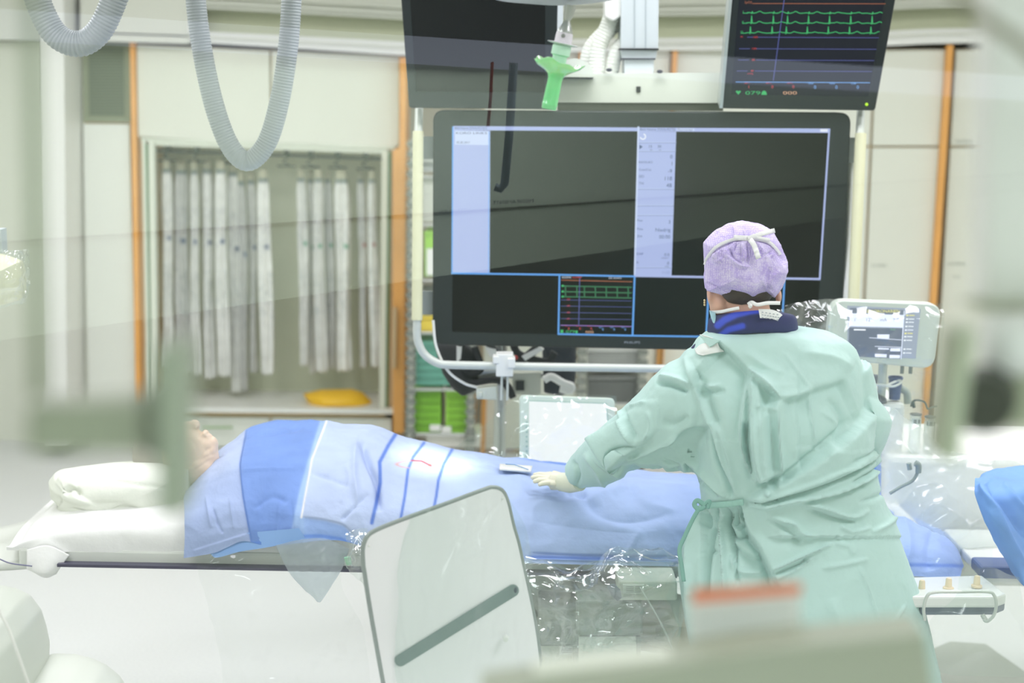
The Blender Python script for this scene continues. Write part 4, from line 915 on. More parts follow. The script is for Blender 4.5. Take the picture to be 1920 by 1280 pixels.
DR = [('s', [(462, 806), (450, 870), (456, 930), (472, 1018)], 1.6, -5, 30),            # flap over the blue band
      ('s', [(612, 780), (585, 860), (566, 968)], 1.5, -4, 60), ('s', [(566, 968), (610, 974), (645, 984), (668, 1008)], 1.5, -4, 30),
      ('r', [(470, 815), (520, 812), (570, 800)], 3, -4), ('r', [(452, 880), (500, 878), (560, 876)], 2, 3), ('r', [(580, 885), (625, 900), (660, 915)], 5, -4), ('r', [(678, 830), (690, 865), (706, 905), (712, 960)], 6, -14), ('r', [(668, 820), (664, 880), (672, 950)], 8, 8),
      ('r', [(690, 925), (660, 955), (640, 975)], 4, -5), ('r', [(645, 870), (655, 900), (640, 945)], 7, 4), ('r', [(720, 880), (760, 900), (800, 905)], 8, -2),
      ('r', [(398, 950), (410, 985), (418, 1000)], 3, -3), ('r', [(386, 930), (396, 990)], 3, 3), ('r', [(430, 930), (438, 990)], 3, 2.5), ('r', [(350, 920), (400, 900), (450, 880)], 8, -3), ('r', [(524, 935), (520, 1005)], 3, 2.5), ('r', [(545, 930), (550, 1000)], 3, -2.5), ('r', [(475, 955), (510, 930), (540, 940)], 6, -4),
      ('s', [(360, 1032), (410, 1016), (468, 998)], 1.4, 3, 14), ('r', [(980, 935), (1060, 950), (1130, 930), (1180, 915)], 14, 10), ('r', [(1090, 930), (1120, 960), (1180, 975), (1260, 960)], 12, -8), ('r', [(1010, 900), (1060, 920), (1085, 935)], 8, 6),
      ('r', [(1180, 905), (1210, 940), (1270, 960)], 8, 5), ('r', [(1200, 990), (1175, 1040), (1170, 1058)], 6, 4), ('r', [(1000, 975), (1100, 990), (1200, 1000)], 18, -6), ('r', [(1060, 925), (1085, 930), (1100, 927)], 7, -10),
      ('s', [(990, 1035), (1100, 1040), (1275, 1042)], 2, -7, 16), ('r', [(990, 1047), (1100, 1050), (1275, 1054)], 2.5, 6), ('r', [(1690, 960), (1705, 1010), (1700, 1060)], 10, 5), ('r', [(1750, 985), (1740, 1040), (1745, 1070)], 9, -5)]
V = folds(V, NN, DR, facing=False, gain=1.5)
V[:, 2] = np.maximum(V[:, 2], .3)
# small scale wrinkles of nonwoven fabric
q = proj(V); X, Yp = q[:, 0], q[:, 1]
def sd(pts):
    d, s_, _ = seg_d(q, pts); return d * s_
lin3 = lambda c: np.array(lin(c))
C = np.tile(lin3((184, 200, 232)), (len(V), 1))
def blend(mask, c):
    mask = np.clip(mask, 0, 1)[:, None]; C[:] = C * (1 - mask) + lin3(c) * mask
# 'left' of a downward stroke has negative side here
gb = [(470, 700), (462, 806), (450, 870), (456, 930), (472, 1018), (476, 1080)]
g2 = [(618, 700), (600, 789), (578, 860), (560, 925), (543, 1010), (538, 1080)]
g3 = [(628, 700), (612, 790), (585, 860), (565, 970)]
low = [(565, 970), (610, 976), (645, 986), (668, 1010), (690, 1040)]
soft_ = lambda v, w_=1.0: 1 / (1 + np.exp(-np.clip(v / w_, -30, 30)))
s_b, s_2, s_3, s_l = sd(gb), sd(g2), sd(g3), sd(low)
# broad light blue right part under the surgeon
blend(soft_(X - 900, 40) * .65, (168, 194, 240)); blend(soft_(X - 1290, 30), (160, 186, 238))
rt = np.clip((Yp - 925) / 25, 0, 1) * soft_(X - 955, 20)
blend(soft_(s_l, 1.0) * soft_(X - 560, 2) * soft_(720 - X, 14), (150, 180, 232))
left3 = np.where(Yp < 970, soft_(s_3, 1.2), soft_(s_l, 1.2) * soft_(567 - X, 1.5) + soft_(570 - X, 3)); blend(np.clip(left3, 0, 1), (158, 188, 232))
blend(soft_(s_2, 1.0), (116, 150, 214)); blend(soft_(s_b, 1.0), (162, 180, 218))
blend(soft_(s_b, 1) * soft_(-sd([(345, 905), (400, 893), (452, 872)]), 6) * .5, (196, 210, 236))
d_, _, _ = seg_d(q, g3[1:]); blend(soft_(1.6 - d_, .5), (246, 243, 240))
d_, _, _ = seg_d(q, gb[1:-1]); blend(soft_(1.6 - d_, .6) * .8, (88, 130, 208))
d_, _, _ = seg_d(q, [(470, 1020), (540, 1006), (600, 1004), (640, 1010), (668, 1022)]); blend(soft_(3.0 - d_, 1) * .85, (92, 138, 222))
for st, w_ in (([(743, 812), (728, 835), (712, 866), (713, 905), (706, 940), (697, 980)], 3.4), ([(795, 830), (775, 856), (765, 880), (759, 930), (751, 974)], 2.6), ([(848, 842), (832, 870), (822, 900), (818, 930), (814, 950)], 2.6)):
    d_, _, _ = seg_d(q, st); blend(soft_(w_ - d_, .6), (84, 122, 204))
d_, _, _ = seg_d(q, [(860, 846), (920, 852), (1000, 862), (1090, 874), (1160, 884)]); blend(soft_(1.8 - d_, .8) * soft_(X - 990, 10), (84, 132, 216))
blend(soft_(3.5 - np.abs(Yp - 1044 - (X - 990) * .02), 1) * soft_(X - 985, 4) * .7, (86, 128, 220))
el = np.abs(np.sqrt(((X - 776) / 32) ** 2 + ((Yp - 870) / 6.5) ** 2) - 1) * 10; blend(soft_(1.0 - el, .4), (205, 160, 152)); d_, _, _ = seg_d(q, [(772, 863), (790, 864), (808, 873)]); blend(soft_(1.5 - d_, .5), (150, 50, 36))
Mdr = mat('nonwoven_blue', (200, 215, 240), .7, attr='tint', noise_amt=.13, nscale=9, bump=.35, bscale=150, bdist=.0015)
b = MB(); b.grid(V.reshape(A.shape))
dr = thing('surgical_drape', 'layered light and mid blue surgical drape with dark blue strips covering the patient', 'drape', (P(900, 950, 4.4)[0], 4.4, tz))
o = b.build('drape_sheet', Mdr, parent=dr, ang=0, color=C); drape_V = V.reshape(A.shape)
# under layer seen at the left foot of the drape and pale film pouch hanging below
A2 = surf([[P(380, 1010, 4.135), P(396, 1040, 4.13)], [P(400, 1005, 4.135), P(408, 1045, 4.125)], [P(450, 1000, 4.135), P(450, 1034, 4.125)], [P(500, 995, 4.135), P(500, 1026, 4.125)], [P(560, 990, 4.135), P(575, 1012, 4.13)]], 50, 8)
b = MB(); b.grid(A2); b.build('under_sheet', mat('under_blue', (140, 178, 230), .7), parent=dr, ang=0)
Mpale = plastic('pale_film', tint=(.72, .8, .84), fac=.45, edge=.3, body=(.72, .79, .83), bodyf=.85, rough=.25)
A2 = surf([[P(517, 1022, 4.11), P(535, 1060, 4.10), P(556, 1092, 4.10), P(595, 1128, 4.10)], [P(560, 1012, 4.11), P(568, 1055, 4.09), P(580, 1090, 4.085), P(597, 1128, 4.10)], [P(610, 1010, 4.11), P(612, 1055, 4.085), P(608, 1090, 4.09), P(599, 1128, 4.10)], [P(655, 1028, 4.11), P(640, 1068, 4.10), P(618, 1104, 4.10), P(601, 1128, 4.10)]], 60, 60)
Nn = gridnormals(A2); V2 = ridged(A2.reshape(-1, 3), Nn.reshape(-1, 3), .006, 8, 2)
b = MB(); b.grid(V2.reshape(A2.shape)); b.build('film_pouch', Mpale, parent=dr, ang=0, label='pale translucent pointed pouch')
film('clear_edge_film', [[(366, 1040, 4.10), (430, 1035, 4.10), (520, 1028, 4.10), (650, 1035, 4.10)], [(385, 1120, 4.09), (440, 1120, 4.07), (520, 1110, 4.09), (640, 1100, 4.09)], [(405, 1210, 4.09), (450, 1215, 4.07), (540, 1200, 4.09), (680, 1180, 4.09)], [(415, 1320, 4.09), (470, 1320, 4.06), (560, 1320, 4.09), (700, 1320, 4.09)]], '', amp=.02, sc=4,
     m=plastic('very_clear_film', tint=(.975, .985, .98), fac=.03, edge=.2, bodyf=.3), parent=dr, nu=70, nv=70)
b = MB(); b.spx([(645, 1046), (656, 1044), (659, 1058), (650, 1060)], 4.08, .01); b.build('green_clip', mat('green_clip', (150, 205, 170), .4), parent=dr, smooth=False)
film('clear_corner_film', [[(648, 1000, 4.1), (672, 985, 4.1), (690, 990, 4.1)], [(655, 1030, 4.08), (672, 1030, 4.05), (688, 1040, 4.08)], [(652, 1060, 4.09), (668, 1080, 4.06), (684, 1100, 4.08)]], '', amp=.02, sc=14, m=Mfilm2, parent=dr, nu=30, nv=30)

# white strip with a thin blue pen lying on the drape
def ondrape(px, py, off=.004):
    qq = proj(drape_V.reshape(-1, 3)); d = np.abs(qq - [px, py]).sum(1) + np.where(drape_V.reshape(-1, 3)[:, 1] > 4.74, 50, 0); return drape_V.reshape(-1, 3)[np.argmin(d)] + np.array([0, -.3, 1]) * off
sp_ = thing('instrument_strip', 'small white foam strip holding a thin blue instrument on the drape before the gloved hand', 'instrument', ondrape(965, 885))
c4 = [ondrape(937, 879), ondrape(998, 883), ondrape(997, 893), ondrape(938, 888)]
cm = sum(c4) / 4; A = np.array([[lerp(lerp(c4[0], c4[1], u), lerp(c4[3], c4[2], u), v) + np.array([0, -.006, .014]) for v in np.linspace(0, 1, 4)] for u in np.linspace(0, 1, 12)])
b = MB(); b.grid(A); o = b.build('foam_strip', Mwhite, parent=sp_, ang=0); o.modifiers.new('t', 'SOLIDIFY').thickness = .005
b = MB(); b.tube([A[2, 1] + [0, -.002, .005], A[5, 1] + [0, -.002, .005], A[10, 3] + [0, -.002, .004]], .0015, seg=8); b.build('thin_instrument', mat('instrument_blue', (120, 160, 200), .3), parent=sp_)
# ================================================================ surgeon
YS = 3.93; ks = mpp(YS)
sg = thing('person', 'standing person seen from behind, green surgical gown, purple cap, gloved hand on the drape', 'person', (P(1480, 1000, YS)[0], YS, 0))
Mskin2 = mat('skin_fair', (222, 176, 152), .5, noise_amt=.05, nscale=30)
Mskin2.node_tree.nodes['Principled BSDF'].inputs['Subsurface Weight'].default_value = .1
Mskin2.node_tree.nodes['Principled BSDF'].inputs['Subsurface Radius'].default_value = (.02, .008, .005)
# gown -------------------------------------------------------------
rows = [(613, 1372, 1500, .06, .01), (618, 1348, 1536, .088, 0), (631, 1318, 1578, .112, 0), (652, 1300, 1602, .127, .0), (690, 1288, 1614, .145, -.005), (740, 1284, 1616, .16, -.01), (790, 1286, 1612, .165, -.012), (850, 1294, 1614, .16, -.005), (900, 1304, 1630, .155, 0), (938, 1312, 1648, .155, .005), (960, 1306, 1662, .16, .005),
        (1000, 1290, 1682, .175, 0), (1060, 1277, 1708, .19, 0), (1120, 1282, 1728, .20, 0), (1200, 1290, 1745, .21, 0), (1280, 1298, 1765, .215, 0), (1380, 1304, 1790, .22, 0), (1430, 1306, 1798, .22, 0)]
def ring(py, xl, xr, dep, dy, n=72, sq=2.4):
    c = P((xl + xr) / 2, py, YS + dy); hw = (P(xr, py, YS)[0] - P(xl, py, YS)[0]) / 2
    a = np.linspace(0, 2 * PI, n, endpoint=False); ca, sa = np.cos(a), np.sin(a)
    return c + np.stack([hw * np.sign(ca) * np.abs(ca) ** (2 / sq), dep * np.sign(sa) * np.abs(sa) ** (2 / sq), 0 * a], 1)
net = np.array([ring(*r) for r in rows]); A = np.stack([spline(net[:, j], 110) for j in range(net.shape[1])], 1)
b = MB(); b.grid(A, cv=True); b.add(A[0], [tuple(range(72))]); b.add(A[-1], [tuple(range(71, -1, -1))])
def arm(pts, Yf): return [P(x, y, yy) for x, y, yy in pts]
b.tube(spline([P(1345, 740, 3.92), P(1300, 752, 3.94), P(1255, 790, 3.98), P(1205, 818, 4.04), P(1150, 848, 4.10), P(1118, 869, 4.15), P(1078, 890, 4.20)], 40), np.interp(np.linspace(0, 6, 40), range(7), [.10, .118, .112, .094, .068, .060, .040]), seg=32)
b.ell(P(1215, 848, 4.0), (.085, .06, .056)); b.ell(P(1258, 842, 3.97), (.075, .055, .068)); b.ell(P(1285, 850, 3.95), (.05, .06, .06)); b.ell(P(1310, 700, 3.93), (.06, .1, .07))
b.tube(spline([P(1570, 700, 3.93), P(1590, 760, 3.94), P(1592, 810, 3.97), P(1570, 850, 4.08), P(1500, 870, 4.2)], 30), np.interp(np.linspace(0, 4, 30), range(5), [.085, .075, .066, .06, .05]), seg=26)
V, Fs, N = remesh(b, .0046, 7, .6)
def dense(strokes): return strokes
G = [ # shoulder and left sleeve
 ('r', [(1283, 668), (1305, 735), (1335, 812), (1372, 932)], 5, 5), ('r', [(1296, 668), (1320, 740), (1352, 820), (1380, 930)], 8, -6), ('r', [(1229, 716), (1262, 722), (1290, 735)], 4, -9), ('r', [(1235, 706), (1265, 712), (1296, 722)], 6, 7),
 ('r', [(1158, 765), (1172, 795), (1192, 826)], 3.5, 5), ('r', [(1168, 762), (1184, 795), (1200, 822)], 4, -5), ('s', [(1160, 876), (1138, 852), (1114, 824)], 2.4, 16, 60), ('r', [(1112, 828), (1136, 858), (1160, 880)], 5, -12),
 ('s', [(1164, 872), (1200, 862), (1237, 846), (1262, 836), (1282, 812), (1332, 796)], 2.6, -9, 60), ('r', [(1176, 868), (1208, 852), (1240, 840), (1272, 818)], 5, 5), ('r', [(1155, 850), (1172, 834), (1205, 836)], 3, -5), ('r', [(1180, 762), (1196, 758), (1212, 752)], 3, 4),
 ('r', [(1216, 770), (1222, 800), (1206, 836)], 3, 2.5), ('r', [(1095, 850), (1120, 880), (1135, 915)], 6, 5), ('r', [(1112, 856), (1145, 882), (1168, 892)], 5, 5), ('r', [(1075, 862), (1084, 890), (1080, 915)], 4, -5), ('r', [(1240, 790), (1268, 796), (1290, 780)], 8, -4),
 ('r', [(1300, 720), (1330, 724), (1352, 720)], 5, 4), ('r', [(1308, 733), (1335, 735), (1356, 730)], 4, -4), ('r', [(1326, 802), (1340, 850), (1362, 905), (1374, 934)], 5, -10), ('r', [(1340, 790), (1362, 850), (1380, 930)], 7, 8), ('r', [(1280, 876), (1310, 905), (1345, 932)], 4, -6), ('r', [(1294, 872), (1325, 900), (1360, 932)], 5, 6), ('r', [(1240, 870), (1262, 880), (1276, 896)], 4, -3),
 # back flap
 ('s', [(1420, 912), (1402, 870), (1387, 815), (1391, 757), (1402, 692)], 2.2, 10, 22), ('r', [(1398, 790), (1400, 840), (1412, 900)], 5, -16), ('s', [(1426, 905), (1413, 853), (1407, 790), (1405, 694)], 1.8, 13, 60),
 ('s', [(1340, 640), (1362, 655), (1402, 694), (1430, 722), (1462, 750)], 2.5, -11, 70), ('s', [(1462, 750), (1500, 742), (1528, 731), (1560, 722), (1588, 712)], 5, -8, 70), ('r', [(1400, 690), (1432, 716), (1461, 748)], 5, 7), ('r', [(1461, 746), (1492, 742), (1526, 730)], 8, 5),
 ('r', [(1456, 752), (1459, 820), (1464, 880), (1455, 905)], 3.5, 7), ('r', [(1440, 760), (1447, 830), (1450, 890)], 6, -6), ('r', [(1520, 730), (1522, 770), (1532, 848)], 2.2, 3.5), ('r', [(1470, 660), (1495, 695), (1520, 730)], 2.5, 2), ('r', [(1415, 760), (1440, 764), (1455, 768)], 4, 3),
 ('r', [(1420, 712), (1425, 790), (1432, 860), (1440, 905)], 5, 5), ('r', [(1425, 885), (1440, 902), (1436, 920)], 5, 8), ('r', [(1390, 655), (1440, 690), (1470, 700)], 10, 4), ('r', [(1500, 660), (1560, 670), (1600, 690)], 12, 4), ('r', [(1560, 745), (1585, 790), (1560, 835)], 9, -5), ('r', [(1545, 770), (1572, 800), (1545, 850)], 5, 3),
 # wrap panel edge across the back
 ('s', [(1398, 934), (1440, 912), (1481, 889), (1531, 855), (1572, 824), (1607, 792), (1630, 742)], 2.2, 12, 150), ('r', [(1420, 912), (1478, 880), (1528, 846), (1600, 786)], 5, -5),
 ('r', [(1398, 944), (1460, 928), (1529, 908), (1580, 888), (1632, 858)], 2.6, -9), ('r', [(1400, 936), (1460, 918), (1525, 896), (1580, 872), (1625, 846)], 4, 5), ('r', [(1396, 950), (1470, 932), (1545, 922), (1600, 904), (1640, 884)], 4, 7), ('r', [(1500, 934), (1570, 922), (1620, 902)], 4, -5), ('r', [(1570, 880), (1612, 862), (1634, 846)], 3, 5), ('r', [(1585, 902), (1622, 884), (1640, 868)], 3, -5), ('r', [(1580, 860), (1610, 850), (1628, 836)], 2.5, -4),
 ('r', [(1498, 934), (1542, 948), (1590, 968), (1622, 956)], 5, 6), ('r', [(1510, 946), (1560, 968), (1600, 978)], 4, -5), ('r', [(1450, 962), (1485, 980), (1500, 1002), (1530, 1012)], 5, 6), ('r', [(1438, 968), (1476, 994), (1500, 1016)], 5, -4), ('r', [(1570, 985), (1594, 998), (1630, 990)], 4, 4), ('r', [(1600, 940), (1640, 930), (1658, 915)], 4, -4),
 ('r', [(1445, 1070), (1480, 1054), (1507, 1042), (1564, 1018)], 3, 7), ('r', [(1446, 1080), (1500, 1058), (1512, 1046)], 3, -5), ('r', [(1448, 1088), (1490, 1068), (1530, 1040)], 3, 4), ('r', [(1540, 1065), (1580, 1058), (1630, 1048)], 4, 3.5), ('r', [(1564, 1018), (1590, 1024), (1600, 1040)], 5, 3), ('r', [(1630, 1000), (1660, 985), (1678, 968)], 5, 5), ('r', [(1610, 1060), (1630, 1110), (1655, 1190)], 3, 3), ('r', [(1700, 1130), (1680, 1160), (1660, 1180)], 3, 3), ('r', [(1560, 1120), (1580, 1200), (1600, 1300)], 14, 5), ('r', [(1500, 1150), (1510, 1240), (1520, 1340)], 10, -6),
 # front edge of the wrap below the waist and gathers
 ('s', [(1388, 946), (1391, 971), (1405, 1002), (1420, 1022), (1442, 1066), (1462, 1108), (1490, 1180), (1510, 1260)], 2.2, -15, 90), ('r', [(1382, 950), (1388, 990), (1420, 1040), (1450, 1110)], 5, -8),
 ('r', [(1340, 958), (1346, 1010), (1354, 1080), (1362, 1200)], 3.5, 9), ('r', [(1330, 962), (1322, 1010), (1318, 1080), (1320, 1220)], 7, -9), ('r', [(1318, 960), (1300, 1000), (1292, 1060), (1296, 1200)], 5, 7), ('r', [(1352, 958), (1360, 990), (1372, 1040), (1380, 1100)], 4, -8), ('r', [(1366, 956), (1360, 985), (1374, 1004), (1396, 1000)], 4, -8), ('r', [(1358, 962), (1362, 980), (1380, 992), (1394, 986)], 3, 6),
 ('r', [(1372, 960), (1380, 975), (1392, 980)], 3, 5), ('r', [(1364, 1040), (1378, 1070), (1410, 1076), (1440, 1074)], 6, 6), ('r', [(1362, 1020), (1400, 1050), (1430, 1058)], 8, -6), ('r', [(1376, 1100), (1382, 1180), (1388, 1260)], 8, 6), ('r', [(1410, 1110), (1420, 1200), (1426, 1280)], 8, -8), ('r', [(1445, 1150), (1452, 1220), (1458, 1300)], 6, 5), ('r', [(1318, 1035), (1330, 1032), (1336, 1040)], 4, -4), ('r', [(1290, 980), (1278, 1030), (1282, 1100)], 4, -4)]
for i in range(9): # small gathers just under the belt
    x = 1322 + i * 8; G.append(('r', [(x, 952), (x - 3 + i, 966), (x - 6 + 2 * i, 985)], 2.2, 5 if i % 2 else -6))
V = soft(V, N, .008, 4.5, 4); V = ridged(V, N, .0042, 6, 11, (1, 1, .6)); V = ridged(V, N, .0014, 17, 5)
V = folds(V, N, [g_ for g_ in G if g_[0] == 'r'], gain=2.3); V = folds(V, N, [g_ for g_ in G if g_[0] == 's'], gain=2.9)
Mgown = mat('gown_green', (188, 221, 213), .58, noise_amt=.04, nscale=3, bump=.4, bscale=20, bdist=.006)
Mgown.node_tree.nodes['Principled BSDF'].inputs['Sheen Weight'].default_value = .15
# cut the neck hole cap and trim hem
b = MB(); b.add(V, Fs); gown = b.build('gown', Mgown, parent=sg, ang=0); gownV = V
def ongown(px, py, off=.004):
    qq = proj(gownV); k_ = gownV[:, 1] < YS + .03; d = np.abs(qq - [px, py]).sum(1) + np.where(k_, 0, 1e4); return gownV[np.argmin(d)] + np.array([0, -off, 0])
def ribbon(pts, wpx, name, m, parent, off=.005, th=.002, Yc=None, twist=0, lbl=None):
    p = spline(pts, 40) if len(pts) > 2 else resample(pts, 20); A = []
    for i, (x, y) in enumerate(p):
        t = p[min(i + 1, len(p) - 1)] - p[max(i - 1, 0)]; t = t / np.linalg.norm(t); nn = np.array([-t[1], t[0]]) * wpx / 2
        o_ = ongown(x, y, off) if Yc is None else P(x, y, Yc if np.isscalar(Yc) else np.interp(i / (len(p) - 1), [0, 1], Yc))
        yy = o_[1]; A.append([P(x + nn[0] * s_, y + nn[1] * s_, yy - .002 * (1 - s_ * s_)) for s_ in (-1, -.5, 0, .5, 1)])
    A = np.array(A); A[:, :, 1] = np.minimum(A[:, :, 1], np.convolve(np.pad(A[:, 2, 1], 3, 'edge'), np.ones(7) / 7, 'valid')[:, None] + .003)
    b = MB(); b.grid(A); o = b.build(name, m, parent=parent, ang=0, label=lbl); md = o.modifiers.new('t', 'SOLIDIFY'); md.thickness = th; return o
Mtie = mat('tie_green', (160, 206, 192), .6, bump=.4, bscale=60, bdist=.002)
ribbon([(1322, 947), (1350, 946), (1372, 944), (1394, 941)], 12, 'waist_tie', Mtie, sg, off=.008)
for pts, w_ in (([(1322, 948), (1308, 938), (1302, 946), (1310, 954), (1322, 950)], 9), ([(1318, 946), (1330, 940), (1326, 953)], 8), ([(1312, 950), (1298, 975), (1284, 1005), (1274, 1030), (1278, 1060), (1282, 1090)], 8)):
    ribbon(pts, w_, 'tie_bow', mat('tie_shade_green', (128, 178, 164), .6, bump=.4, bscale=60), sg, Yc=YS - .13)
# white neck lining and corner of the collar
og = lambda x, y, o=.006: P(x, y, ongown(x, max(y, 640), o)[1])
A = surf([[og(x, y) for x, y in r_] for r_ in ([(1304, 656), (1318, 645), (1345, 640)], [(1308, 664), (1325, 656), (1350, 652)], [(1318, 667), (1335, 663), (1358, 659)])], 16, 20)
b = MB(); b.grid(A); o = b.build('collar_lining', mat('lining_white', (232, 236, 230), .6), parent=sg, ang=0); o.modifiers.new('t', 'SOLIDIFY').thickness = .003
b = MB(); b.slab([og(1312, 630, .01), og(1330, 633, .011), og(1350, 638, .011), og(1330, 650, .01)], .004); b.build('collar_corner', Mgown, parent=sg)
b = MB(); b.slab([og(1311, 627, .014), og(1318, 628, .014), og(1336, 634, .014), og(1332, 637, .014)], .003); b.build('collar_piping', mat('lining_white', (232, 236, 230), .6), parent=sg)
b = MB(); b.sil([(1296, 652), (1312, 636), (1326, 630), (1338, 640), (1320, 652), (1302, 664)], (1316, 646), 3.93, .03, .03); b.build('tunic_strap', mat('navy_trim', (36, 38, 84), .6), parent=sg)

# body under the clothes ------------------------------------------------
b = MB(); hc = P(1392, 515, YS)
b.ell(P(1397, 495, YS), (.078, .095, .092)); b.ell(P(1362, 548, YS + .035), (.050, .055, .062)); b.ell(P(1356, 570, YS + .05), (.032, .035, .032))      # skull, face, chin
b.ell(P(1340, 542, YS + .1), (.012, .018, .02))                                                                                        # nose
b.tube(spline([P(1398, 540, YS), P(1402, 585, YS), P(1410, 640, YS)], 12), [.056] * 6 + [.058] * 6, seg=24)
b.ell(P(1331, 556, YS + .005), (.006, .014, .019)); b.ell(P(1350, 572, YS + .02), (.026, .05, .04)); b.ell(P(1460, 556, YS + .01), (.008, .014, .02))
nb = np.array([ring(r[0], lerp(r[1], (r[1] + r[2]) / 2, .36), lerp(r[2], (r[1] + r[2]) / 2, .36), r[3] * .5, r[4]) for r in rows[2:11]]); b.grid(nb, cv=True); b.add(nb[0], [tuple(range(72))]); b.add(nb[-1], [tuple(range(71, -1, -1))])
b.tube(spline([P(1330, 720, 3.93), P(1250, 790, 3.99), P(1170, 845, 4.09), P(1110, 880, 4.16), P(1075, 898, 4.2)], 20), np.linspace(.050, .019, 20), seg=18)
b.tube(spline([P(1560, 710, 3.93), P(1590, 800, 3.97), P(1500, 860, 4.2)], 20), np.linspace(.055, .035, 20), seg=18)
hip = P(1475, 960, YS)
for s_ in (-1, 1):
    b.tube([hip + [.08 * s_, 0, 0], hip + [.10 * s_, 0, -.3], [hip[0] + .11 * s_, YS, .5], [hip[0] + .11 * s_, YS, .25], [hip[0] + .11 * s_, YS + .01, .09]], [.08, .078, .065, .055, .042], seg=18)
    b.tube([[hip[0] + .11 * s_, YS - .03, .05], [hip[0] + .115 * s_, YS + .17, .04]], [.045, .035], seg=14)
V, Fs, N = remesh(b, .0045, 4); b = MB(); b.add(V, Fs); b.build('body', Mskin2, parent=sg, ang=0)
for s_ in (-1, 1):
    b = MB(); b.ell((hip[0] + .112 * s_, YS + .05, .05), (.052, .14, .05)); V = b.verts(); V[:, 2] = np.maximum(V[:, 2], .0); b.v = [V]; b.build('clog', mat('clog_white', (230, 232, 228), .4), parent=sg)
# hair below the cap
b = MB(); b.sil([(1350, 520), (1352, 552), (1364, 566), (1386, 573), (1412, 573), (1440, 566), (1450, 552), (1452, 520)], (1402, 540), YS - .03, .046, .05, rows=20, n=80)
b.build('hair', mat('dark_brown_hair', (62, 48, 40), .55, noise_amt=.3, nscale=60, bump=.7, bscale=120), parent=sg)
# cap
out = [(1395, 414), (1425, 419), (1450, 434), (1463, 455), (1466, 470), (1476, 490), (1477, 508), (1470, 526), (1458, 548), (1450, 556), (1436, 551), (1424, 556), (1410, 563), (1396, 564), (1384, 558), (1362, 555), (1340, 549), (1322, 543), (1321, 520), (1320, 500), (1320, 478), (1321, 456), (1330, 444), (1345, 430), (1368, 418)]
cb = MB(); cb.sil(out, (1398, 492), YS + .005, .108, .10, rows=90, n=340, pw=.72)
V = cb.verts(); c = P(1398, 492, YS); N = V - c; N /= np.linalg.norm(N, axis=1)[:, None]
V = soft(V, N, .004, 22, 3); V = ridged(V, N, .0018, 30, 6)
CP = [('r', [(1322, 492), (1334, 474), (1352, 460), (1376, 450), (1400, 446), (1424, 449), (1446, 457), (1464, 476)], 3.5, -5), ('r', [(1376, 424), (1378, 440), (1375, 456)], 2.5, 3), ('r', [(1394, 432), (1398, 446)], 2, 3), ('r', [(1366, 466), (1376, 484), (1394, 496)], 2.5, -5), ('r', [(1400, 452), (1402, 478), (1398, 496)], 2.5, -4), ('r', [(1380, 455), (1376, 470)], 2, -4),
      ('r', [(1372, 480), (1388, 496), (1404, 500)], 5, 4), ('r', [(1392, 455), (1396, 490)], 3, 4), ('r', [(1336, 470), (1342, 490), (1356, 484)], 4, 3), ('r', [(1416, 454), (1430, 470)], 3, 4), ('r', [(1446, 462), (1462, 478), (1474, 500)], 4, -4), ('r', [(1444, 500), (1440, 530), (1446, 548)], 4, -4), ('r', [(1432, 480), (1450, 470)], 3, -3), ('r', [(1322, 530), (1350, 543), (1380, 549), (1410, 556)], 3, -4), ('r', [(1440, 540), (1448, 520), (1462, 505)], 3, 3), ('r', [(1458, 430), (1464, 452)], 3, -2)]
for i in range(12): a = 1344 + i * 9; CP.append(('r', [(a, 462 + abs(i - 5) * 1.5), (a - (5 - i) * .8, 480 + abs(i - 5))], 2, -2.2 if i % 2 else 2.2))
V = folds(V, N, CP, gain=1.9); cb.v = [V]
mc = mat('cap_purple', (190, 170, 226), .7, bump=.5, bscale=90, bdist=.002)
nt = mc.node_tree; bs = nt.nodes['Principled BSDF']; tc = nt.nodes.new('ShaderNodeTexCoord'); sx = nt.nodes.new('ShaderNodeSeparateXYZ'); nt.links.new(tc.outputs['Object'], sx.inputs[0])
wv = nt.nodes.new('ShaderNodeTexVoronoi'); wv.inputs['Scale'].default_value = 230; wv.inputs['Randomness'].default_value = .35; nt.links.new(tc.outputs['Object'], wv.inputs['Vector'])
n2 = nt.nodes.new('ShaderNodeTexNoise'); n2.inputs['Scale'].default_value = 28; nt.links.new(tc.outputs['Object'], n2.inputs['Vector'])
ml = nt.nodes.new('ShaderNodeMath'); ml.operation = 'MULTIPLY'; nt.links.new(wv.outputs['Distance'], ml.inputs[0]); nt.links.new(n2.outputs['Fac'], ml.inputs[1])
rp = nt.nodes.new('ShaderNodeValToRGB'); rp.color_ramp.elements[0].position = .05; rp.color_ramp.elements[0].color = (*lin((232, 224, 246)), 1); rp.color_ramp.elements[1].position = .34; rp.color_ramp.elements[1].color = (*lin((186, 168, 226)), 1)
nt.links.new(ml.outputs[0], rp.inputs[0]); nt.links.new(rp.outputs[0], bs.inputs['Base Color'])
cap = cb.build('surgical_cap', mc, parent=sg, ang=0)
Mtape = mat('tape_white', (248, 249, 246), .6)
def band_(pts, wpx, name, parent, ylist, lbl=None):
    p = spline(pts, 36); ys = np.interp(np.linspace(0, 1, 36), np.linspace(0, 1, len(ylist)), ylist); A = []
    for i, (x, y) in enumerate(p):
        t = p[min(i + 1, 35)] - p[max(i - 1, 0)]; t /= np.linalg.norm(t); nn = np.array([-t[1], t[0]]) * wpx / 2
        A.append([P(x + nn[0] * s_, y + nn[1] * s_, ys[i]) for s_ in (-1, 0, 1)])
    b = MB(); b.grid(A); o = b.build(name, Mtape, parent=parent, ang=0, label=lbl); o.modifiers.new('t', 'SOLIDIFY').thickness = .0015
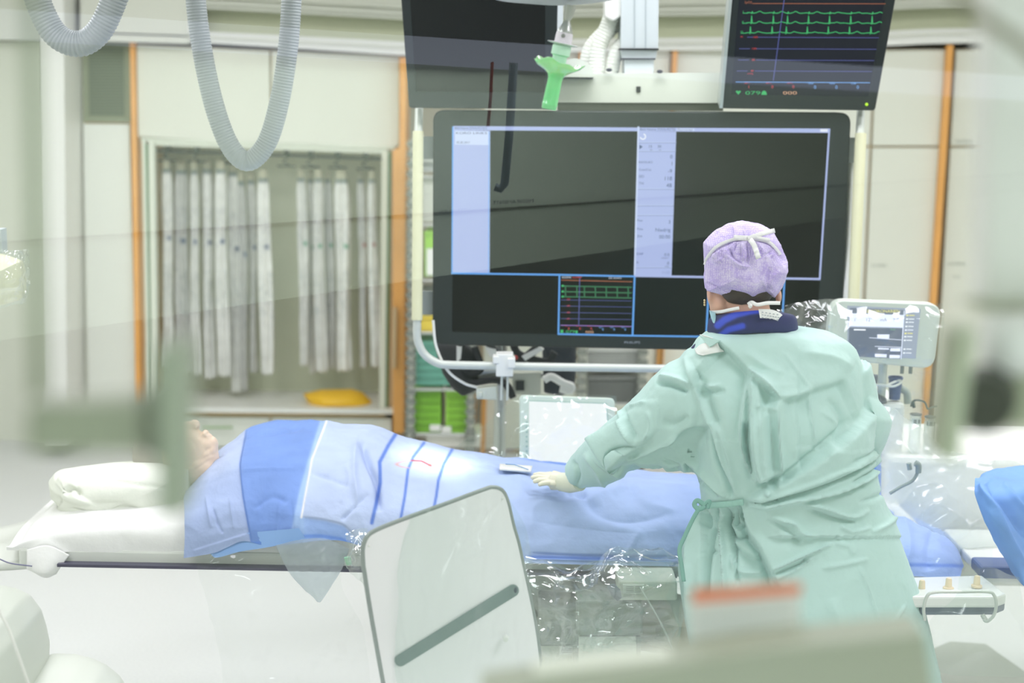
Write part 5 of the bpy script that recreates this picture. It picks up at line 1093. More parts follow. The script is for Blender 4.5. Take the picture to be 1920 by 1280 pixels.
def capY(x, y):
    qq = proj(V_cap); k_ = V_cap[:, 1] < YS; d = np.abs(qq - [x, y]).sum(1) + np.where(k_, 0, 1e4); return V_cap[np.argmin(d)][1] - .003
V_cap = V
def capband(pts, w_, name, lift=0): band_(pts, w_, name, cap, [capY(x, y) - lift for x, y in spline(pts, 12)])
capband([(1322, 496), (1326, 484), (1340, 466), (1358, 455), (1380, 448), (1404, 447)], 6.5, 'cap_tie', .001)
capband([(1404, 448), (1430, 450), (1446, 457), (1458, 470), (1463, 478)], 6.5, 'cap_tie', .001)
capband([(1376, 445), (1390, 446), (1406, 447)], 10, 'cap_tie', .006); capband([(1402, 447), (1420, 441), (1436, 436), (1453, 432)], 8.5, 'cap_tie', .009); capband([(1404, 446), (1414, 460), (1422, 484)], 10, 'cap_tie', .008); capband([(1404, 445), (1424, 446), (1444, 450)], 6, 'cap_tie', .006)
# mask, ties, earring
b = MB(); b.sil([(1331, 582), (1341, 586), (1346, 602), (1347, 626), (1341, 620), (1335, 600)], (1340, 603), YS - .02, .012, .05); V2 = b.verts(); b.build('face_mask', mat('mask_blue', (178, 220, 228), .6), parent=sg)
band_([(1335, 585), (1352, 584), (1370, 580), (1386, 577)], 6, 'mask_tie', sg, [YS + .0, YS - .045, YS - .065, YS - .075])
band_([(1402, 571), (1410, 567), (1420, 571), (1440, 568), (1463, 568)], 7, 'mask_tie', sg, [YS - .095, YS - .11, YS - .115, YS - .11, YS - .09]); band_([(1403, 566), (1408, 573), (1404, 576)], 6, 'mask_tie', sg, [YS - .10, YS - .115, YS - .11])
b = MB(); 
for i in range(3): b.ell(P(1321, 563 + i * 4.2, YS - .01), (.0028, .0028, .003), nu=8, nv=10)
b.build('earring', mat('gold_pearl', (226, 206, 160), .2, .6), parent=sg)
# thyroid collar: thick band round the neck, label patch at the back
A = []; cc = []; nA = 150
for i in range(nA):
    a = 2 * PI * i / nA; ca, sa = math.cos(a), math.sin(a)   # sa<0 is towards the camera (back of neck)
    cx = 1411 + 67 * ca; lift = 10 * max(0, -sa) ** .8
    top = 588 - lift * 1.5 + 8 * (ca > 0) * ca * .4 + (4 if ca < 0 else 0) * -ca * 1.2; bot = top + 40 - 2 * ca
    row = []
    for j, (f_, th) in enumerate(((0, .0), (.04, .012), (.2, .018), (.5, .02), (.8, .018), (.97, .012), (1, 0), (.8, -.012), (.2, -.012))):
        y = top + (bot - top) * f_; fl = 1 + .07 * f_
        p = P(1411 + 67 * ca * fl, y, YS + .012) + np.array([0, .078 * sa * fl, 0]); p += np.array([ca, sa, 0]) * th; row.append(p)
    A.append(row)
A = np.array(A); b = MB(); 
A = np.array([[*r] for r in A]); Ad = np.stack([spline(np.vstack([A[i], A[i][:1]]), 60) for i in range(nA)]); b.grid(Ad, cu=True)
q = proj(b.verts()); X, Yp = q[:, 0], q[:, 1]; C = np.tile(lin3((38, 44, 96)), (len(q), 1)); bt = [(1346, 610), (1358, 600), (1380, 589), (1404, 583), (1422, 581)]
d_, _, _ = seg_d(q, bt); blend(soft_(6.5 - d_, .8), (62, 84, 208)); d_, _, _ = seg_d(q, [(1350, 630), (1366, 618), (1392, 611)]); blend(soft_(5.5 - d_, .8), (62, 84, 208))
b.build('thyroid_collar', mat('collar_fabric', (40, 45, 90), .6, attr='tint', bump=.2, bscale=80), parent=sg, ang=0, color=C)
colV = b.verts()
def oncol(x, y, off=.002):
    ca = min(.985, abs(x - 1411) / 75.0); return P(x, y, YS + .012 - (.078 * 1.07 + .030) * math.sqrt(1 - ca * ca) - off)
pp = [(1422, 579), (1446, 580), (1462, 586), (1470, 594), (1475, 609), (1462, 604), (1446, 597), (1425, 596)]
A = np.array([[oncol(lerp(a[0], c_[0], t), lerp(a[1], c_[1], t)) for t in np.linspace(0, 1, 7)] for a, c_ in zip(spline([(1422, 579), (1446, 580), (1462, 586), (1470, 594)], 16), spline([(1425, 596), (1446, 597), (1462, 603), (1475, 609)], 16))])
b = MB(); b.grid(A); o = b.build('name_patch', Mtape, parent=sg, ang=0)
for ln, (y0_) in enumerate((584, 589, 594)):
    b = MB()
    for x in range(1428, 1462, 5 if ln == 1 else 7):
        yy = y0_ + (x - 1428) * .16; b.add([oncol(x, yy, .005), oncol(x + 3.5, yy + .5, .005), oncol(x + 3.5, yy + 2.2, .005), oncol(x, yy + 1.7, .005)], [(0, 1, 2, 3)])
    b.build('patch_print', mat('faint_print', (170, 178, 184), .6), parent=o, smooth=False)
# inner white shirt hint at the collar
# glove and cuff ---------------------------------------------------------
Mglove = mat('latex_glove', (232, 230, 208), .45, bump=.3, bscale=90, bdist=.001)
hY = 4.24
b = MB(); b.tube([P(1086, 900, 4.19), P(1068, 905, 4.215), P(1052, 903, 4.235)], [.030, .028, .026], seg=24, squash=(1, 1)); b.build('cuff', mat('knit_cuff', (224, 228, 206), .7, bump=.5, bscale=120), parent=sg)
hb = MB()
def HP(x, y, dy=0): return P(x, y, hY + dy)
hb.tube([HP(1064, 905), HP(1050, 902), HP(1036, 900, .01)], [.025, .025, .028], seg=16)
hb.ell(HP(1040, 901, .012), (.034, .04, .015)); hb.ell(HP(1050, 904, 0), (.026, .03, .018))
for (pts, r) in (([(1034, 893, .03), (1022, 890, .04), (1011, 889, .048), (1003, 890, .052)], .0085), ([(1032, 897, .014), (1018, 895, .02), (1007, 894, .024), (999, 895, .026)], .0088), ([(1032, 901, .0), (1020, 900, .0), (1010, 900, .0), (1003, 902, .0)], .0086), ([(1035, 905, -.014), (1025, 905, -.018), (1017, 906, -.022), (1012, 908, -.024)], .0078), ([(1050, 899, .04), (1040, 892, .055), (1031, 889, .062), (1024, 889, .064)], .0095)):
    hb.tube([HP(*p_) for p_ in pts], [r * 1.1, r, r * .95, r * .75], seg=12); hb.ell(HP(*pts[-1]), (r * .8,) * 3, nu=8, nv=10)
V, Fs, N = remesh(hb, .0022, 3); b = MB(); b.add(V, Fs); b.build('glove', Mglove, parent=sg, ang=0)
# ================================================================ clear shield in front of the table
SY = 3.35
sh = thing('radiation_shield', 'tilted milky shield panel with grey rounded frame and grey slot, wrapped in film', 'shield', P(850, 1300, SY) * [1, 1, 0])
def loop(pts, n): return spline(np.array(pts + [pts[0]]), n)[:-1]
so = [(681, 1060), (680, 1030), (686, 1010), (700, 997), (740, 980), (830, 947), (905, 919), (925, 914), (942, 921), (952, 942), (962, 985), (972, 1020), (985, 1080), (1000, 1150), (1010, 1215), (1012, 1250), (1000, 1268), (960, 1290), (860, 1330), (760, 1372), (742, 1370), (732, 1350), (720, 1290), (702, 1190), (690, 1120)]
so_l = [tuple(a) for a in loop(so, 160)]
def sY(x, y): return SY + (x - 850) * .0006
pan = [P(x, y, sY(x, y)) for x, y in so_l]
b = MB(); b.slab(pan, .012, n=(0, 1, 0)); Msh = mat('shield_milky', (246, 246, 247), .5); b.build('panel', Msh, parent=sh, smooth=False)
b = MB(); b.tube(np.array(pan) + [0, .004, 0], .0052, seg=10, closed=True); b.build('frame', mat('shield_frame_grey', (150, 160, 156), .35, .2), parent=sh)
sl_ = [(745, 1238)]
def stad(p, q_, w_, n=10):
    p = np.array(p, float); q_ = np.array(q_, float); t = (q_ - p) / np.linalg.norm(q_ - p); a0 = math.atan2(t[1], t[0]); o = []
    for i in range(n + 1): a = a0 + PI / 2 + PI * i / n; o.append((p[0] + w_ * math.cos(a), p[1] + w_ * math.sin(a)))
    for i in range(n + 1): a = a0 - PI / 2 + PI * i / n; o.append((q_[0] + w_ * math.cos(a), q_[1] + w_ * math.sin(a)))
    return o
st = stad((751, 1238), (962, 1107), 11)
b = MB(); b.slab([P(x, y, sY(x, y) - .004) for x, y in st], .005, n=(0, 1, 0)); sl2 = b.build('slot_bar', mat('slot_grey', (128, 148, 144), .4), parent=sh, smooth=False)
b = MB(); b.ell(P(967, 1106, SY + .055), (.004, .003, .007)); b.build('slot_knob', mat('slate_plastic', (84, 96, 104), .4), parent=sl2)
b = MB(); b.lathe([(.0001, -.006), (.006, -.006), (.0065, 0), (.0065, .008)], P(948, 1197, SY + .04), (0, 1, 0)); b.build('button', Mwhite, parent=sh)
for x, y in ((692, 1023), (943, 934)):
    b = MB(); b.ell(P(x, y, sY(x, y) - .003), (.003, .002, .003), nu=6, nv=8); b.build('rivet', Mwhite, parent=sh)
Msf = plastic('shield_film', fac=.035, edge=.25, bodyf=.6, rough=.12, bscale=14)
film('film_cover', [[(684, 1000, 3.30), (790, 955, 3.31), (935, 905, 3.32)], [(682, 1080, 3.29), (820, 1050, 3.27), (985, 990, 3.31)], [(700, 1180, 3.29), (850, 1160, 3.27), (1008, 1120, 3.31)], [(715, 1290, 3.29), (860, 1290, 3.27), (1020, 1290, 3.31)], [(725, 1380, 3.29), (870, 1380, 3.27), (1030, 1380, 3.31)]], '', amp=.022, sc=4.5, m=Msf, parent=sh, nu=90, nv=80, st=(2.2, 1, .5))
b = MB(); b.tube([P(760, 1360, SY), P(770, 1500, SY)], .012); b.tube([P(770, 1500, SY), [P(770, 1500, SY)[0], SY, .05]], .014); b.box((P(770, 1500, SY)[0], SY, .03), (.4, .3, .06)); b.build('stand', Mgrey, parent=sh)

# crumpled clear drape on the table side, right of the shield
CF = [[(985, 1040, 4.07), (1060, 1050, 4.02), (1130, 1038, 4.0), (1200, 1034, 4.0), (1285, 1046, 4.02)], [(990, 1090, 4.0), (1060, 1085, 3.94), (1130, 1080, 3.92), (1200, 1078, 3.93), (1290, 1080, 3.96)], [(1000, 1140, 3.98), (1060, 1135, 3.93), (1125, 1140, 3.91), (1200, 1122, 3.92), (1290, 1105, 3.95)], [(1010, 1200, 3.98), (1060, 1180, 3.93), (1120, 1160, 3.93), (1190, 1170, 3.93), (1262, 1190, 3.95)], [(1020, 1290, 3.98), (1050, 1240, 3.94), (1110, 1200, 3.95), (1180, 1230, 3.94), (1266, 1240, 3.95)]]
film('crumpled_drape', CF, 'crumpled clear plastic drape with bright creases hanging along the table side beside the shield', amp=.055, sc=4.6, st=(.7, 1, 1.5), m=plastic('crumple_film', fac=.085, edge=.5, body=(.9, .93, .95), bodyf=.3, rough=.06, bscale=9, bst=.22), nu=190, nv=190, seed=8)
film('crumpled_drape', [[(x, y + 12, Yd - .05) for x, y, Yd in r_] for r_ in CF], 'second crumpled clear plastic layer lying over the first beside the shield', amp=.06, sc=3.6, m=_M['crumple_film'], nu=150, nv=150, seed=41)
film('clear_tail', [[(1040, 1150, 3.92), (1100, 1160, 3.91), (1150, 1140, 3.91)], [(1060, 1200, 3.91), (1110, 1190, 3.9), (1150, 1200, 3.91)], [(1040, 1300, 3.92), (1110, 1290, 3.9), (1180, 1290, 3.91)]], 'gathered tail of clear film hanging before the grey table column', amp=.03, sc=6, m=Mfilm, nu=70, nv=60, seed=5)
b = MB(); b.tube(spline([P(1200, 1100, 3.9), P(1235, 1160, 3.9), P(1256, 1205, 3.9), P(1262, 1236, 3.9), P(1264, 1300, 3.9)], 30), np.interp(np.linspace(0, 1, 30), [0, .6, .8, 1], [.002, .003, .007, .004]), seg=8)
o = b.build('twisted_film', plastic('twist_film', fac=.3, edge=.5, body=(.9, .93, .9), bodyf=.5)); tag(o, 'twisted thin strand of clear film hanging beside the cream ducts', 'film strand')

# ================================================================ control panel, cups and covered trolley at the right
cp, pl = monitor('touch_screen_console', 'white rounded touch panel with lit menu under clear film, right of the gown', [(1560, 562), (1766, 570), (1752, 692), (1548, 672)], [4.75] * 4, 26, .05, [(1589, 573), (1726, 579), (1717, 672), (1589, 668)], Mbody=mat('panel_white', (222, 228, 218), .35), Mscreen=E('panel_base', (160, 170, 192), 1.1))
g = MB(); GP = [E('p_lilac', (222, 226, 250), 1.5), E('p_yellow', (232, 222, 120), 1.4), E('p_slate', (110, 122, 148), .9), E('p_white', (238, 240, 250), 1.4), E('p_green', (140, 214, 160)), E('p_ink', (150, 158, 180), .9)]
Zp = lambda x, y: (1520 + x / 5.818, 540 + y / 5.818)
dp(g, pl, [Zp(430, 215), Zp(1020, 240), Zp(1018, 290), Zp(428, 270)], 2, .0025); dt(g, pl, 'LINKE KORONARIEN', *Zp(515, 268), 8, 1, .004, width=78)
dp(g, pl, [Zp(425, 275), Zp(1018, 295), Zp(1010, 430), Zp(420, 415)], 0, .0025)
for s_, x in (('1°', 480), ('12°', 610), ('mA', 760), ('9.0', 900)): dt(g, pl, s_, *Zp(x, 362), 9, 5, .004)
dp(g, pl, [Zp(418, 430), Zp(1005, 440), Zp(985, 770), Zp(410, 740)], 2, .0022)
for a in ([(727, 505), (858, 505), (856, 550), (725, 550)], [(735, 650), (855, 655), (855, 670), (735, 668)], [(870, 655), (980, 655), (978, 690), (868, 688)], [(700, 715), (830, 720), (828, 755), (700, 750)], [(860, 728), (975, 730), (973, 765), (858, 762)], [(470, 445), (600, 448), (600, 462), (470, 460)]): dp(g, pl, [Zp(*q_) for q_ in a], 0 if a[0][1] > 500 else 3, .003)
dl(g, pl, [Zp(640, 540), Zp(990, 565)], 1, 0, .003); dl(g, pl, [Zp(700, 635), Zp(985, 645)], 1, 0, .003); dt(g, pl, 'Bereit', *Zp(870, 458), 4, 4, .003)
dl(g, pl, [Zp(1020, 250), Zp(985, 770)], 1.4, 0, .003)
for i, (yy, c) in enumerate(((290, 1), (330, 3), (365, 3), (410, 3), (450, 0), (487, 1), (522, 3), (562, 3), (658, 3), (700, 3))):
    x = 1045 - i * 4; dp(g, pl, [Zp(x, yy), Zp(x + 22, yy), Zp(x + 20, yy + 14), Zp(x - 2, yy + 14)], c, .003); dp(g, pl, [Zp(x + 30, yy + 2), Zp(x + 90, yy + 4), Zp(x + 88, yy + 12), Zp(x + 28, yy + 10)], c, .003)
g.build('screen_graphics', GP, parent=cp, smooth=False)
b = MB(); b.tube([P(1656, 680, 4.8), P(1650, 770, 4.85)], .014); b.tube([P(1622, 680, 4.8), P(1622, 775, 4.85)], .01); b.build('post', Mrail, parent=cp)
for x in (1692, 1708):
    b = MB(); b.tube([P(x, 684, 4.8), P(x - 1, 700, 4.8)], .006); b.build('plug', Mgrey, parent=cp)
film('panel_film', [[(1470, 575, 4.60), (1560, 560, 4.66), (1768, 568, 4.68)], [(1485, 600, 4.58), (1600, 610, 4.62), (1770, 620, 4.64)], [(1560, 640, 4.60), (1640, 660, 4.62), (1762, 680, 4.64)], [(1600, 700, 4.62), (1660, 730, 4.64), (1750, 740, 4.66)], [(1620, 780, 4.64), (1680, 800, 4.66), (1745, 810, 4.68)]], '', amp=.03, sc=3.5, m=plastic('panel_film_mat', fac=.05, edge=.4, bodyf=.4, rough=.08, bscale=7), parent=cp, nu=110, nv=100, seed=12)
# sheet of film rising left of panel
film('clear_fold', [[(1455, 582, 4.5), (1520, 566, 4.55), (1570, 560, 4.6)], [(1470, 600, 4.48), (1520, 600, 4.52), (1565, 600, 4.58)], [(1480, 625, 4.48), (1530, 635, 4.52), (1570, 640, 4.58)]], '', amp=.02, sc=9, m=Mfilm, parent=cp, nu=40, nv=40)
# cups on holder
def cup(x0, x1, y0, y1, Yc, rgb, label):
    b = MB(); c = P((x0 + x1) / 2, y1, Yc); r = (x1 - x0) / 2 * mpp(Yc); h = (y1 - y0) * mpp(Yc)
    b.lathe([(.001, 0), (r * .8, 0), (r, h), (r * 1.08, h), (r * 1.08, h + .006), (r * .96, h + .006), (r * .76, .006), (.001, .006)], c, (0, 0, 1), seg=28)
    o = b.build('cup', mat('cup_%d%d' % (rgb[0], rgb[2]), rgb, .4)); tag(o, label, 'cup')
cup(1626, 1646, 706, 722, 4.86, (150, 156, 168), 'small grey cup on the shelf left of the dark blue cup')
cup(1664, 1690, 708, 748, 4.84, (84, 102, 140), 'dark blue ribbed cup below the white touch panel')
b = MB(); b.tube(spline([P(1624, 722, 4.8), P(1650, 721, 4.78), P(1675, 724, 4.76), P(1690, 716, 4.78), P(1682, 714, 4.82), P(1660, 724, 4.8)], 40), .004, seg=8); o = b.build('wire_ring', Mwhite); tag(o, 'thin white wire ring around the dark blue cup', 'wire holder')
b = MB(); b.sil([(1628, 742), (1645, 736), (1660, 744), (1662, 752), (1632, 753)], (1645, 746), 4.84, .05, .05); o = b.build('grey_tool', mat('tool_grey', (120, 124, 134), .3, .5)); tag(o, 'dark grey metal tool under film below the cups', 'tool')
b = MB(); b.tube(spline([P(1688, 728, 4.86), P(1700, 736, 4.86), P(1702, 756, 4.86)], 16), .012, seg=10); o = b.build('short_hose', mat('hose_grey2', (170, 180, 172), .5)); tag(o, 'short grey bent hose right of the dark blue cup', 'hose')
b = MB(); b.tube(spline([P(1708, 762, 4.8), P(1712, 752, 4.8), P(1722, 750, 4.8), P(1734, 754, 4.8), P(1740, 766, 4.8), P(1746, 764, 4.8), P(1758, 761, 4.8)], 40), .003, seg=8); b.tube([P(1712, 752, 4.8), P(1714, 764, 4.8)], .005, seg=8); o = b.build('dark_cable', mat('cable_green_grey', (88, 104, 96), .4)); tag(o, 'thin dark curly cable above the two clear bottles', 'cable')
Mclear = plastic('bottle_clear', fac=.25, edge=.5, body=(.85, .9, .86), bodyf=.7)
for (x0, x1, y0, tl) in ((1702, 1724, 774, 'left'), (1730, 1752, 779, 'right')):
    t = thing('infusion_bottle', 'clear bottle with dark printed label under the curly cable, %s one of two' % tl, 'bottle', P((x0 + x1) / 2, 845, 4.8), 'clear bottles by the touch panel')
    c = P((x0 + x1) / 2, 848, 4.8); r = 11 * mpp(4.8); h = (848 - y0) * mpp(4.8)
    b = MB(); b.lathe([(.001, 0), (r, .0), (r, h * .86), (r * .95, h * .9), (r * .95, h)], c, (0, 0, 1)); b.build('flask', Mclear, parent=t)
    b = MB(); b.lathe([(r * 1.05, h), (r * 1.05, h + .003), (.001, h + .003)], c, (0, 0, 1)); b.build('rim', mat('rim_dark', (70, 84, 78), .4), parent=t)
    b = MB(); A = []
    for a in np.linspace(-PI * .8, -PI * .2, 14): A.append([c + [r * 1.02 * math.cos(a), r * 1.02 * math.sin(a), z] for z in (h * .78, h * .93)])
    b.grid(np.array(A), 0)
    for i, a in enumerate(np.linspace(-PI * .74, -PI * .28, 7)):
        for z0, z1 in ((h * .80, h * .84), (h * .85, h * .90)):
            if (i + int(z0 * 999)) % 3: b.add([c + [r * 1.05 * math.cos(a), r * 1.05 * math.sin(a), z0], c + [r * 1.05 * math.cos(a + .16), r * 1.05 * math.sin(a + .16), z0], c + [r * 1.05 * math.cos(a + .16), r * 1.05 * math.sin(a + .16), z1], c + [r * 1.05 * math.cos(a), r * 1.05 * math.sin(a), z1]], [(0, 1, 2, 3)], 1)
    b.build('label_band', [mat('bottle_label', (206, 214, 204), .5), mat('rim_dark', (70, 84, 78), .4)], parent=t, ang=0)
# covered white trolley
tr = thing('covered_trolley', 'white trolley wrapped in clear film behind the gown at the right', 'trolley', P(1780, 1060, 4.75) * [1, 1, 0])
zt = P(1780, 850, 4.8)[2]; zb = P(1640, 756, 4.8)[2]
b = MB(); xa, xb = P(1640, 900, 4.9)[0], P(2120, 900, 4.9)[0]; b.box(((xa + xb) / 2, 5.0, (zt + .5) / 2), (xb - xa, .5, zt - .5)); b.build('cabinet', mat('trolley_white', (244, 246, 240), .4), parent=tr, smooth=False, bevel=.02)
b = MB(); xa2, xb2 = P(1612, 760, 4.8)[0], P(1700, 760, 4.8)[0]; b.box(((xa2 + xb2) / 2, 4.98, (zb + zt) / 2 - .01), (xb2 - xa2, .34, zb - zt + .02)); b.build('raised_block', mat('trolley_white', (230, 234, 224), .4), parent=tr, smooth=False, bevel=.015)
for sx in (.06, .94):
    for sy in (4.8, 5.2):
        b = MB(); b.tube([(xa + (xb - xa) * sx, sy, .5), (xa + (xb - xa) * sx, sy, .06)], .02); b.ell((xa + (xb - xa) * sx, sy, .035), (.035, .02, .035)); b.build('leg', Mrail, parent=tr)
b = MB(); b.rpx(1762, 1020, 1860, 1024, 4.6, .3); b.build('shelf_edge', Mgrey, parent=tr, smooth=False)
film('trolley_film', [[(1625, 752, 4.7), (1700, 790, 4.66), (1800, 850, 4.62), (1960, 880, 4.6)], [(1640, 830, 4.6), (1700, 860, 4.56), (1800, 900, 4.54), (1960, 930, 4.52)], [(1650, 930, 4.56), (1720, 950, 4.5), (1800, 980, 4.48), (1960, 1010, 4.46)], [(1680, 1080, 4.56), (1760, 1085, 4.5), (1830, 1090, 4.46), (1960, 1100, 4.46)]], '', amp=.04, sc=2.6, m=plastic('trolley_film_mat', fac=.3, edge=.45, body=(.95, .97, .94), bodyf=.85, rough=.12, bscale=6), parent=tr, nu=120, nv=120, seed=21)
b = MB(); b.tube(spline([P(1668, 925, 4.5), P(1690, 912, 4.5), P(1712, 900, 4.5), P(1722, 880, 4.5), P(1722, 866, 4.5)], 30), .005, seg=8); b.tube([P(1704, 868, 4.5), P(1706, 880, 4.5)], .007); b.tube(spline([P(1716, 868, 4.5), P(1722, 872, 4.5), P(1722, 886, 4.5)], 10), .009)
o = b.build('grey_tubing', mat('tubing_grey', (150, 164, 160), .4)); tag(o, 'grey curved tubing with dark clips under film beside the gown', 'tubing')
# small upright blue sheet and blue sheet over the foot end are separate covers
b = MB(); b.spx([(1616, 806), (1652, 812), (1652, 930), (1616, 930)], 4.62, .012); o = b.build('blue_sheet', mat('sheet_blue', (140, 176, 236), .7, noise_amt=.1, nscale=20), smooth=False); tag(o, 'upright narrow blue sheet just right of the gown elbow', 'drape')
# far right blue drape
A = surf([[P(1960, 868, 4.3), P(1890, 877, 4.3), P(1850, 884, 4.25), P(1832, 900, 4.2)], [P(1965, 905, 4.1), P(1900, 915, 4.08), P(1855, 912, 4.06), P(1828, 900, 4.12)], [P(1965, 960, 4.08), P(1905, 960, 4.02), P(1860, 955, 4.0), P(1830, 935, 4.06)], [P(1965, 1020, 4.1), P(1915, 1010, 4.0), P(1880, 1000, 3.98), P(1850, 985, 4.04)], [P(1970, 1120, 4.1), P(1940, 1105, 4.02), P(1922, 1100, 4.0), P(1896, 1072, 4.04)]], 110, 90)
N = gridnormals(A); V = folds(A.reshape(-1, 3), N.reshape(-1, 3), [('r', [(1836, 905), (1870, 960), (1920, 1060)], 6, 16), ('r', [(1850, 905), (1890, 950), (1940, 1020)], 10, -18), ('r', [(1880, 905), (1910, 940), (1950, 980)], 5, 8)], facing=False); V = ridged(V, N.reshape(-1, 3), .006, 6, 3)
b = MB(); b.grid(V.reshape(A.shape)); o = b.build('blue_drape', mat('drape_bright_blue', (128, 176, 244), .65, noise_amt=.22, nscale=6), ang=0); o.modifiers.new('t', 'SOLIDIFY').thickness = .003; tag(o, 'bright blue drape hanging over a corner at the right picture edge', 'drape')
t = thing('side_table', 'navy edged instrument table under the bright blue drape at the right edge', 'table', P(1960, 1100, 4.3) * [1, 1, 0])
b = MB(); z_ = P(1900, 1075, 4.2)[2]; xa = P(1838, 1085, 4.2)[0]; b.box((xa + .4, 4.25, z_), (.8, .1, .035)); b.build('navy_top', mat('navy_vinyl', (86, 108, 156), .5), parent=t, smooth=False, bevel=.008)
b = MB(); b.box((xa + .42, 4.44, z_ - .022), (.8, .44, .03)); b.build('tray', Mwhite, parent=t, smooth=False, bevel=.006)
b = MB(); b.tube([(xa + .72, 4.45, z_ - .03), (xa + .72, 4.45, .03)], .03); b.box((xa + .80, 4.45, .02), (.3, .4, .04)); b.build('pedestal', Mrail, parent=t)

# control box with three knobs and a loop handle
cbx = thing('control_box', 'white and dark grey bedside control box with three cream knobs and loop handle', 'control box', P(1800, 1165, 3.95))
b = MB(); z0 = P(1800, 1128, 3.82)[2]; z1 = P(1800, 1094, 4.05)[2]; zc = P(1800, 1120, 3.82)[2]
xa = P(1700, 1110, 3.85)[0]; xb = P(1872, 1110, 3.85)[0]
top = [P(1700, 1118, 3.82), P(1868, 1118, 3.82), P(1886, 1112, 3.86), P(1842, 1078, 4.1), P(1700, 1082, 4.1)]
b.slab(top, .03, n=(0, 0, -1)); b.build('top_cover', mat('box_white', (228, 232, 226), .35), parent=cbx, smooth=False, bevel=.006)
low_ = [P(1725, 1128, 3.83), P(1866, 1128, 3.83), P(1886, 1120, 3.87), P(1850, 1100, 4.05), P(1725, 1100, 4.05)]
b = MB(); b.slab(low_, .036, n=(0, 0, -1)); b.build('body', mat('box_dark_grey', (112, 124, 136), .4), parent=cbx, smooth=False, bevel=.008)
for x, y in ((1728, 1108), (1778, 1104), (1831, 1100)):
    b = MB(); c = P(x, y, 3.93); b.lathe([(.014, 0), (.014, .005), (.009, .007), (.0078, .026), (.006, .030), (.001, .031)], c, (0, 0, 1)); b.build('knob', mat('knob_cream', (232, 216, 184), .4), parent=cbx)
b = MB(); b.tube(spline([P(1734, 1162, 3.80), P(1732, 1140, 3.79), P(1738, 1118, 3.78), P(1752, 1110, 3.78), P(1800, 1109, 3.78), P(1852, 1109, 3.78), P(1864, 1116, 3.78), P(1868, 1132, 3.78), P(1864, 1152, 3.79), P(1852, 1164, 3.80), P(1845, 1162, 3.81)], 60), .0042, seg=10); b.build('loop_handle', Mrail, parent=cbx)
b = MB(); b.tube([P(1842, 1152, 3.82), P(1850, 1165, 3.81)], .006); b.build('handle_clamp', Mrail, parent=cbx)
b = MB(); b.tube([P(1720, 1120, 3.98), P(1640, 1115, 4.1)], .012); b.build('side_rail', Mrail, parent=cbx)
film('box_film', [[(1800, 1075, 3.8), (1850, 1065, 3.8), (1915, 1080, 3.85)], [(1790, 1120, 3.77), (1850, 1120, 3.76), (1920, 1130, 3.8)], [(1740, 1170, 3.77), (1830, 1190, 3.76), (1925, 1200, 3.8)], [(1760, 1260, 3.77), (1850, 1270, 3.76), (1930, 1270, 3.8)]], '', amp=.025, sc=3, m=plastic('box_film_mat', fac=.05, edge=.4, bodyf=.4, rough=.1, bscale=7), parent=cbx, nu=80, nv=80, seed=33)
film('film_sheet', [[(1750, 1020, 4.0), (1800, 1025, 4.0), (1862, 1030, 4.0)], [(1750, 1060, 3.98), (1800, 1060, 3.98), (1862, 1100, 3.98)]], '', amp=.008, sc=5, m=plastic('very_clear_film', tint=(.975, .985, .98)), parent=cbx, nu=30, nv=30)
# grey foot shape on the floor at lower right
b = MB(); pts = [PZ(1745, 1215, .06), PZ(1780, 1200, .06), PZ(1850, 1205, .06), PZ(1930, 1262, .06), PZ(1960, 1330, .06), PZ(1750, 1340, .06)]; b.slab(pts, .06, n=(0, 0, -1)); o = b.build('floor_pedal', mat('pedal_grey', (186, 192, 182), .5), bevel=.01, smooth=False); tag(o, 'flat grey foot switch on the floor at the lower right corner', 'foot switch')

# ================================================================ gantry housings lower left
t = thing('imaging_arm', 'rounded grey white imaging arm housing at the lower left corner', 'imaging arm', P(60, 1300, 3.4) * [1, 1, 0])
b = MB(); b.sil([(-160, 1130), (-60, 1108), (0, 1120), (30, 1134), (56, 1168), (68, 1205), (76, 1242), (74, 1290), (60, 1400), (-160, 1400)], (-40, 1260), 3.4, .22, .25, rows=50, n=160, pw=.8); b.build('curved_housing', mat('housing_grey', (206, 212, 200), .4), parent=t, ang=0)
b = MB(); b.sil([(40, 1262), (75, 1242), (110, 1243), (150, 1252), (185, 1268), (215, 1292), (240, 1330), (240, 1420), (40, 1420)], (120, 1350), 3.45, .2, .2, rows=40, n=120, pw=.8); b.build('lower_housing', mat('housing_pale', (214, 219, 208), .4), parent=t, ang=0)
b = MB(); b.tube(spline([P(-6, 1126, 3.19), P(2, 1150, 3.185), P(16, 1178, 3.18), P(30, 1215, 3.175), P(46, 1260, 3.175), P(60, 1300, 3.18)], 40), .0035, seg=8); b.build('seam_strip', mat('seam_white', (232, 234, 226), .4), parent=t)
c = P(60, 1340, 3.5); b = MB(); b.box((c[0] - .1, 3.5, .2), (.5, .4, .4)); b.build('base', mat('housing_grey', (206, 212, 200), .4), parent=t, smooth=False, bevel=.04)
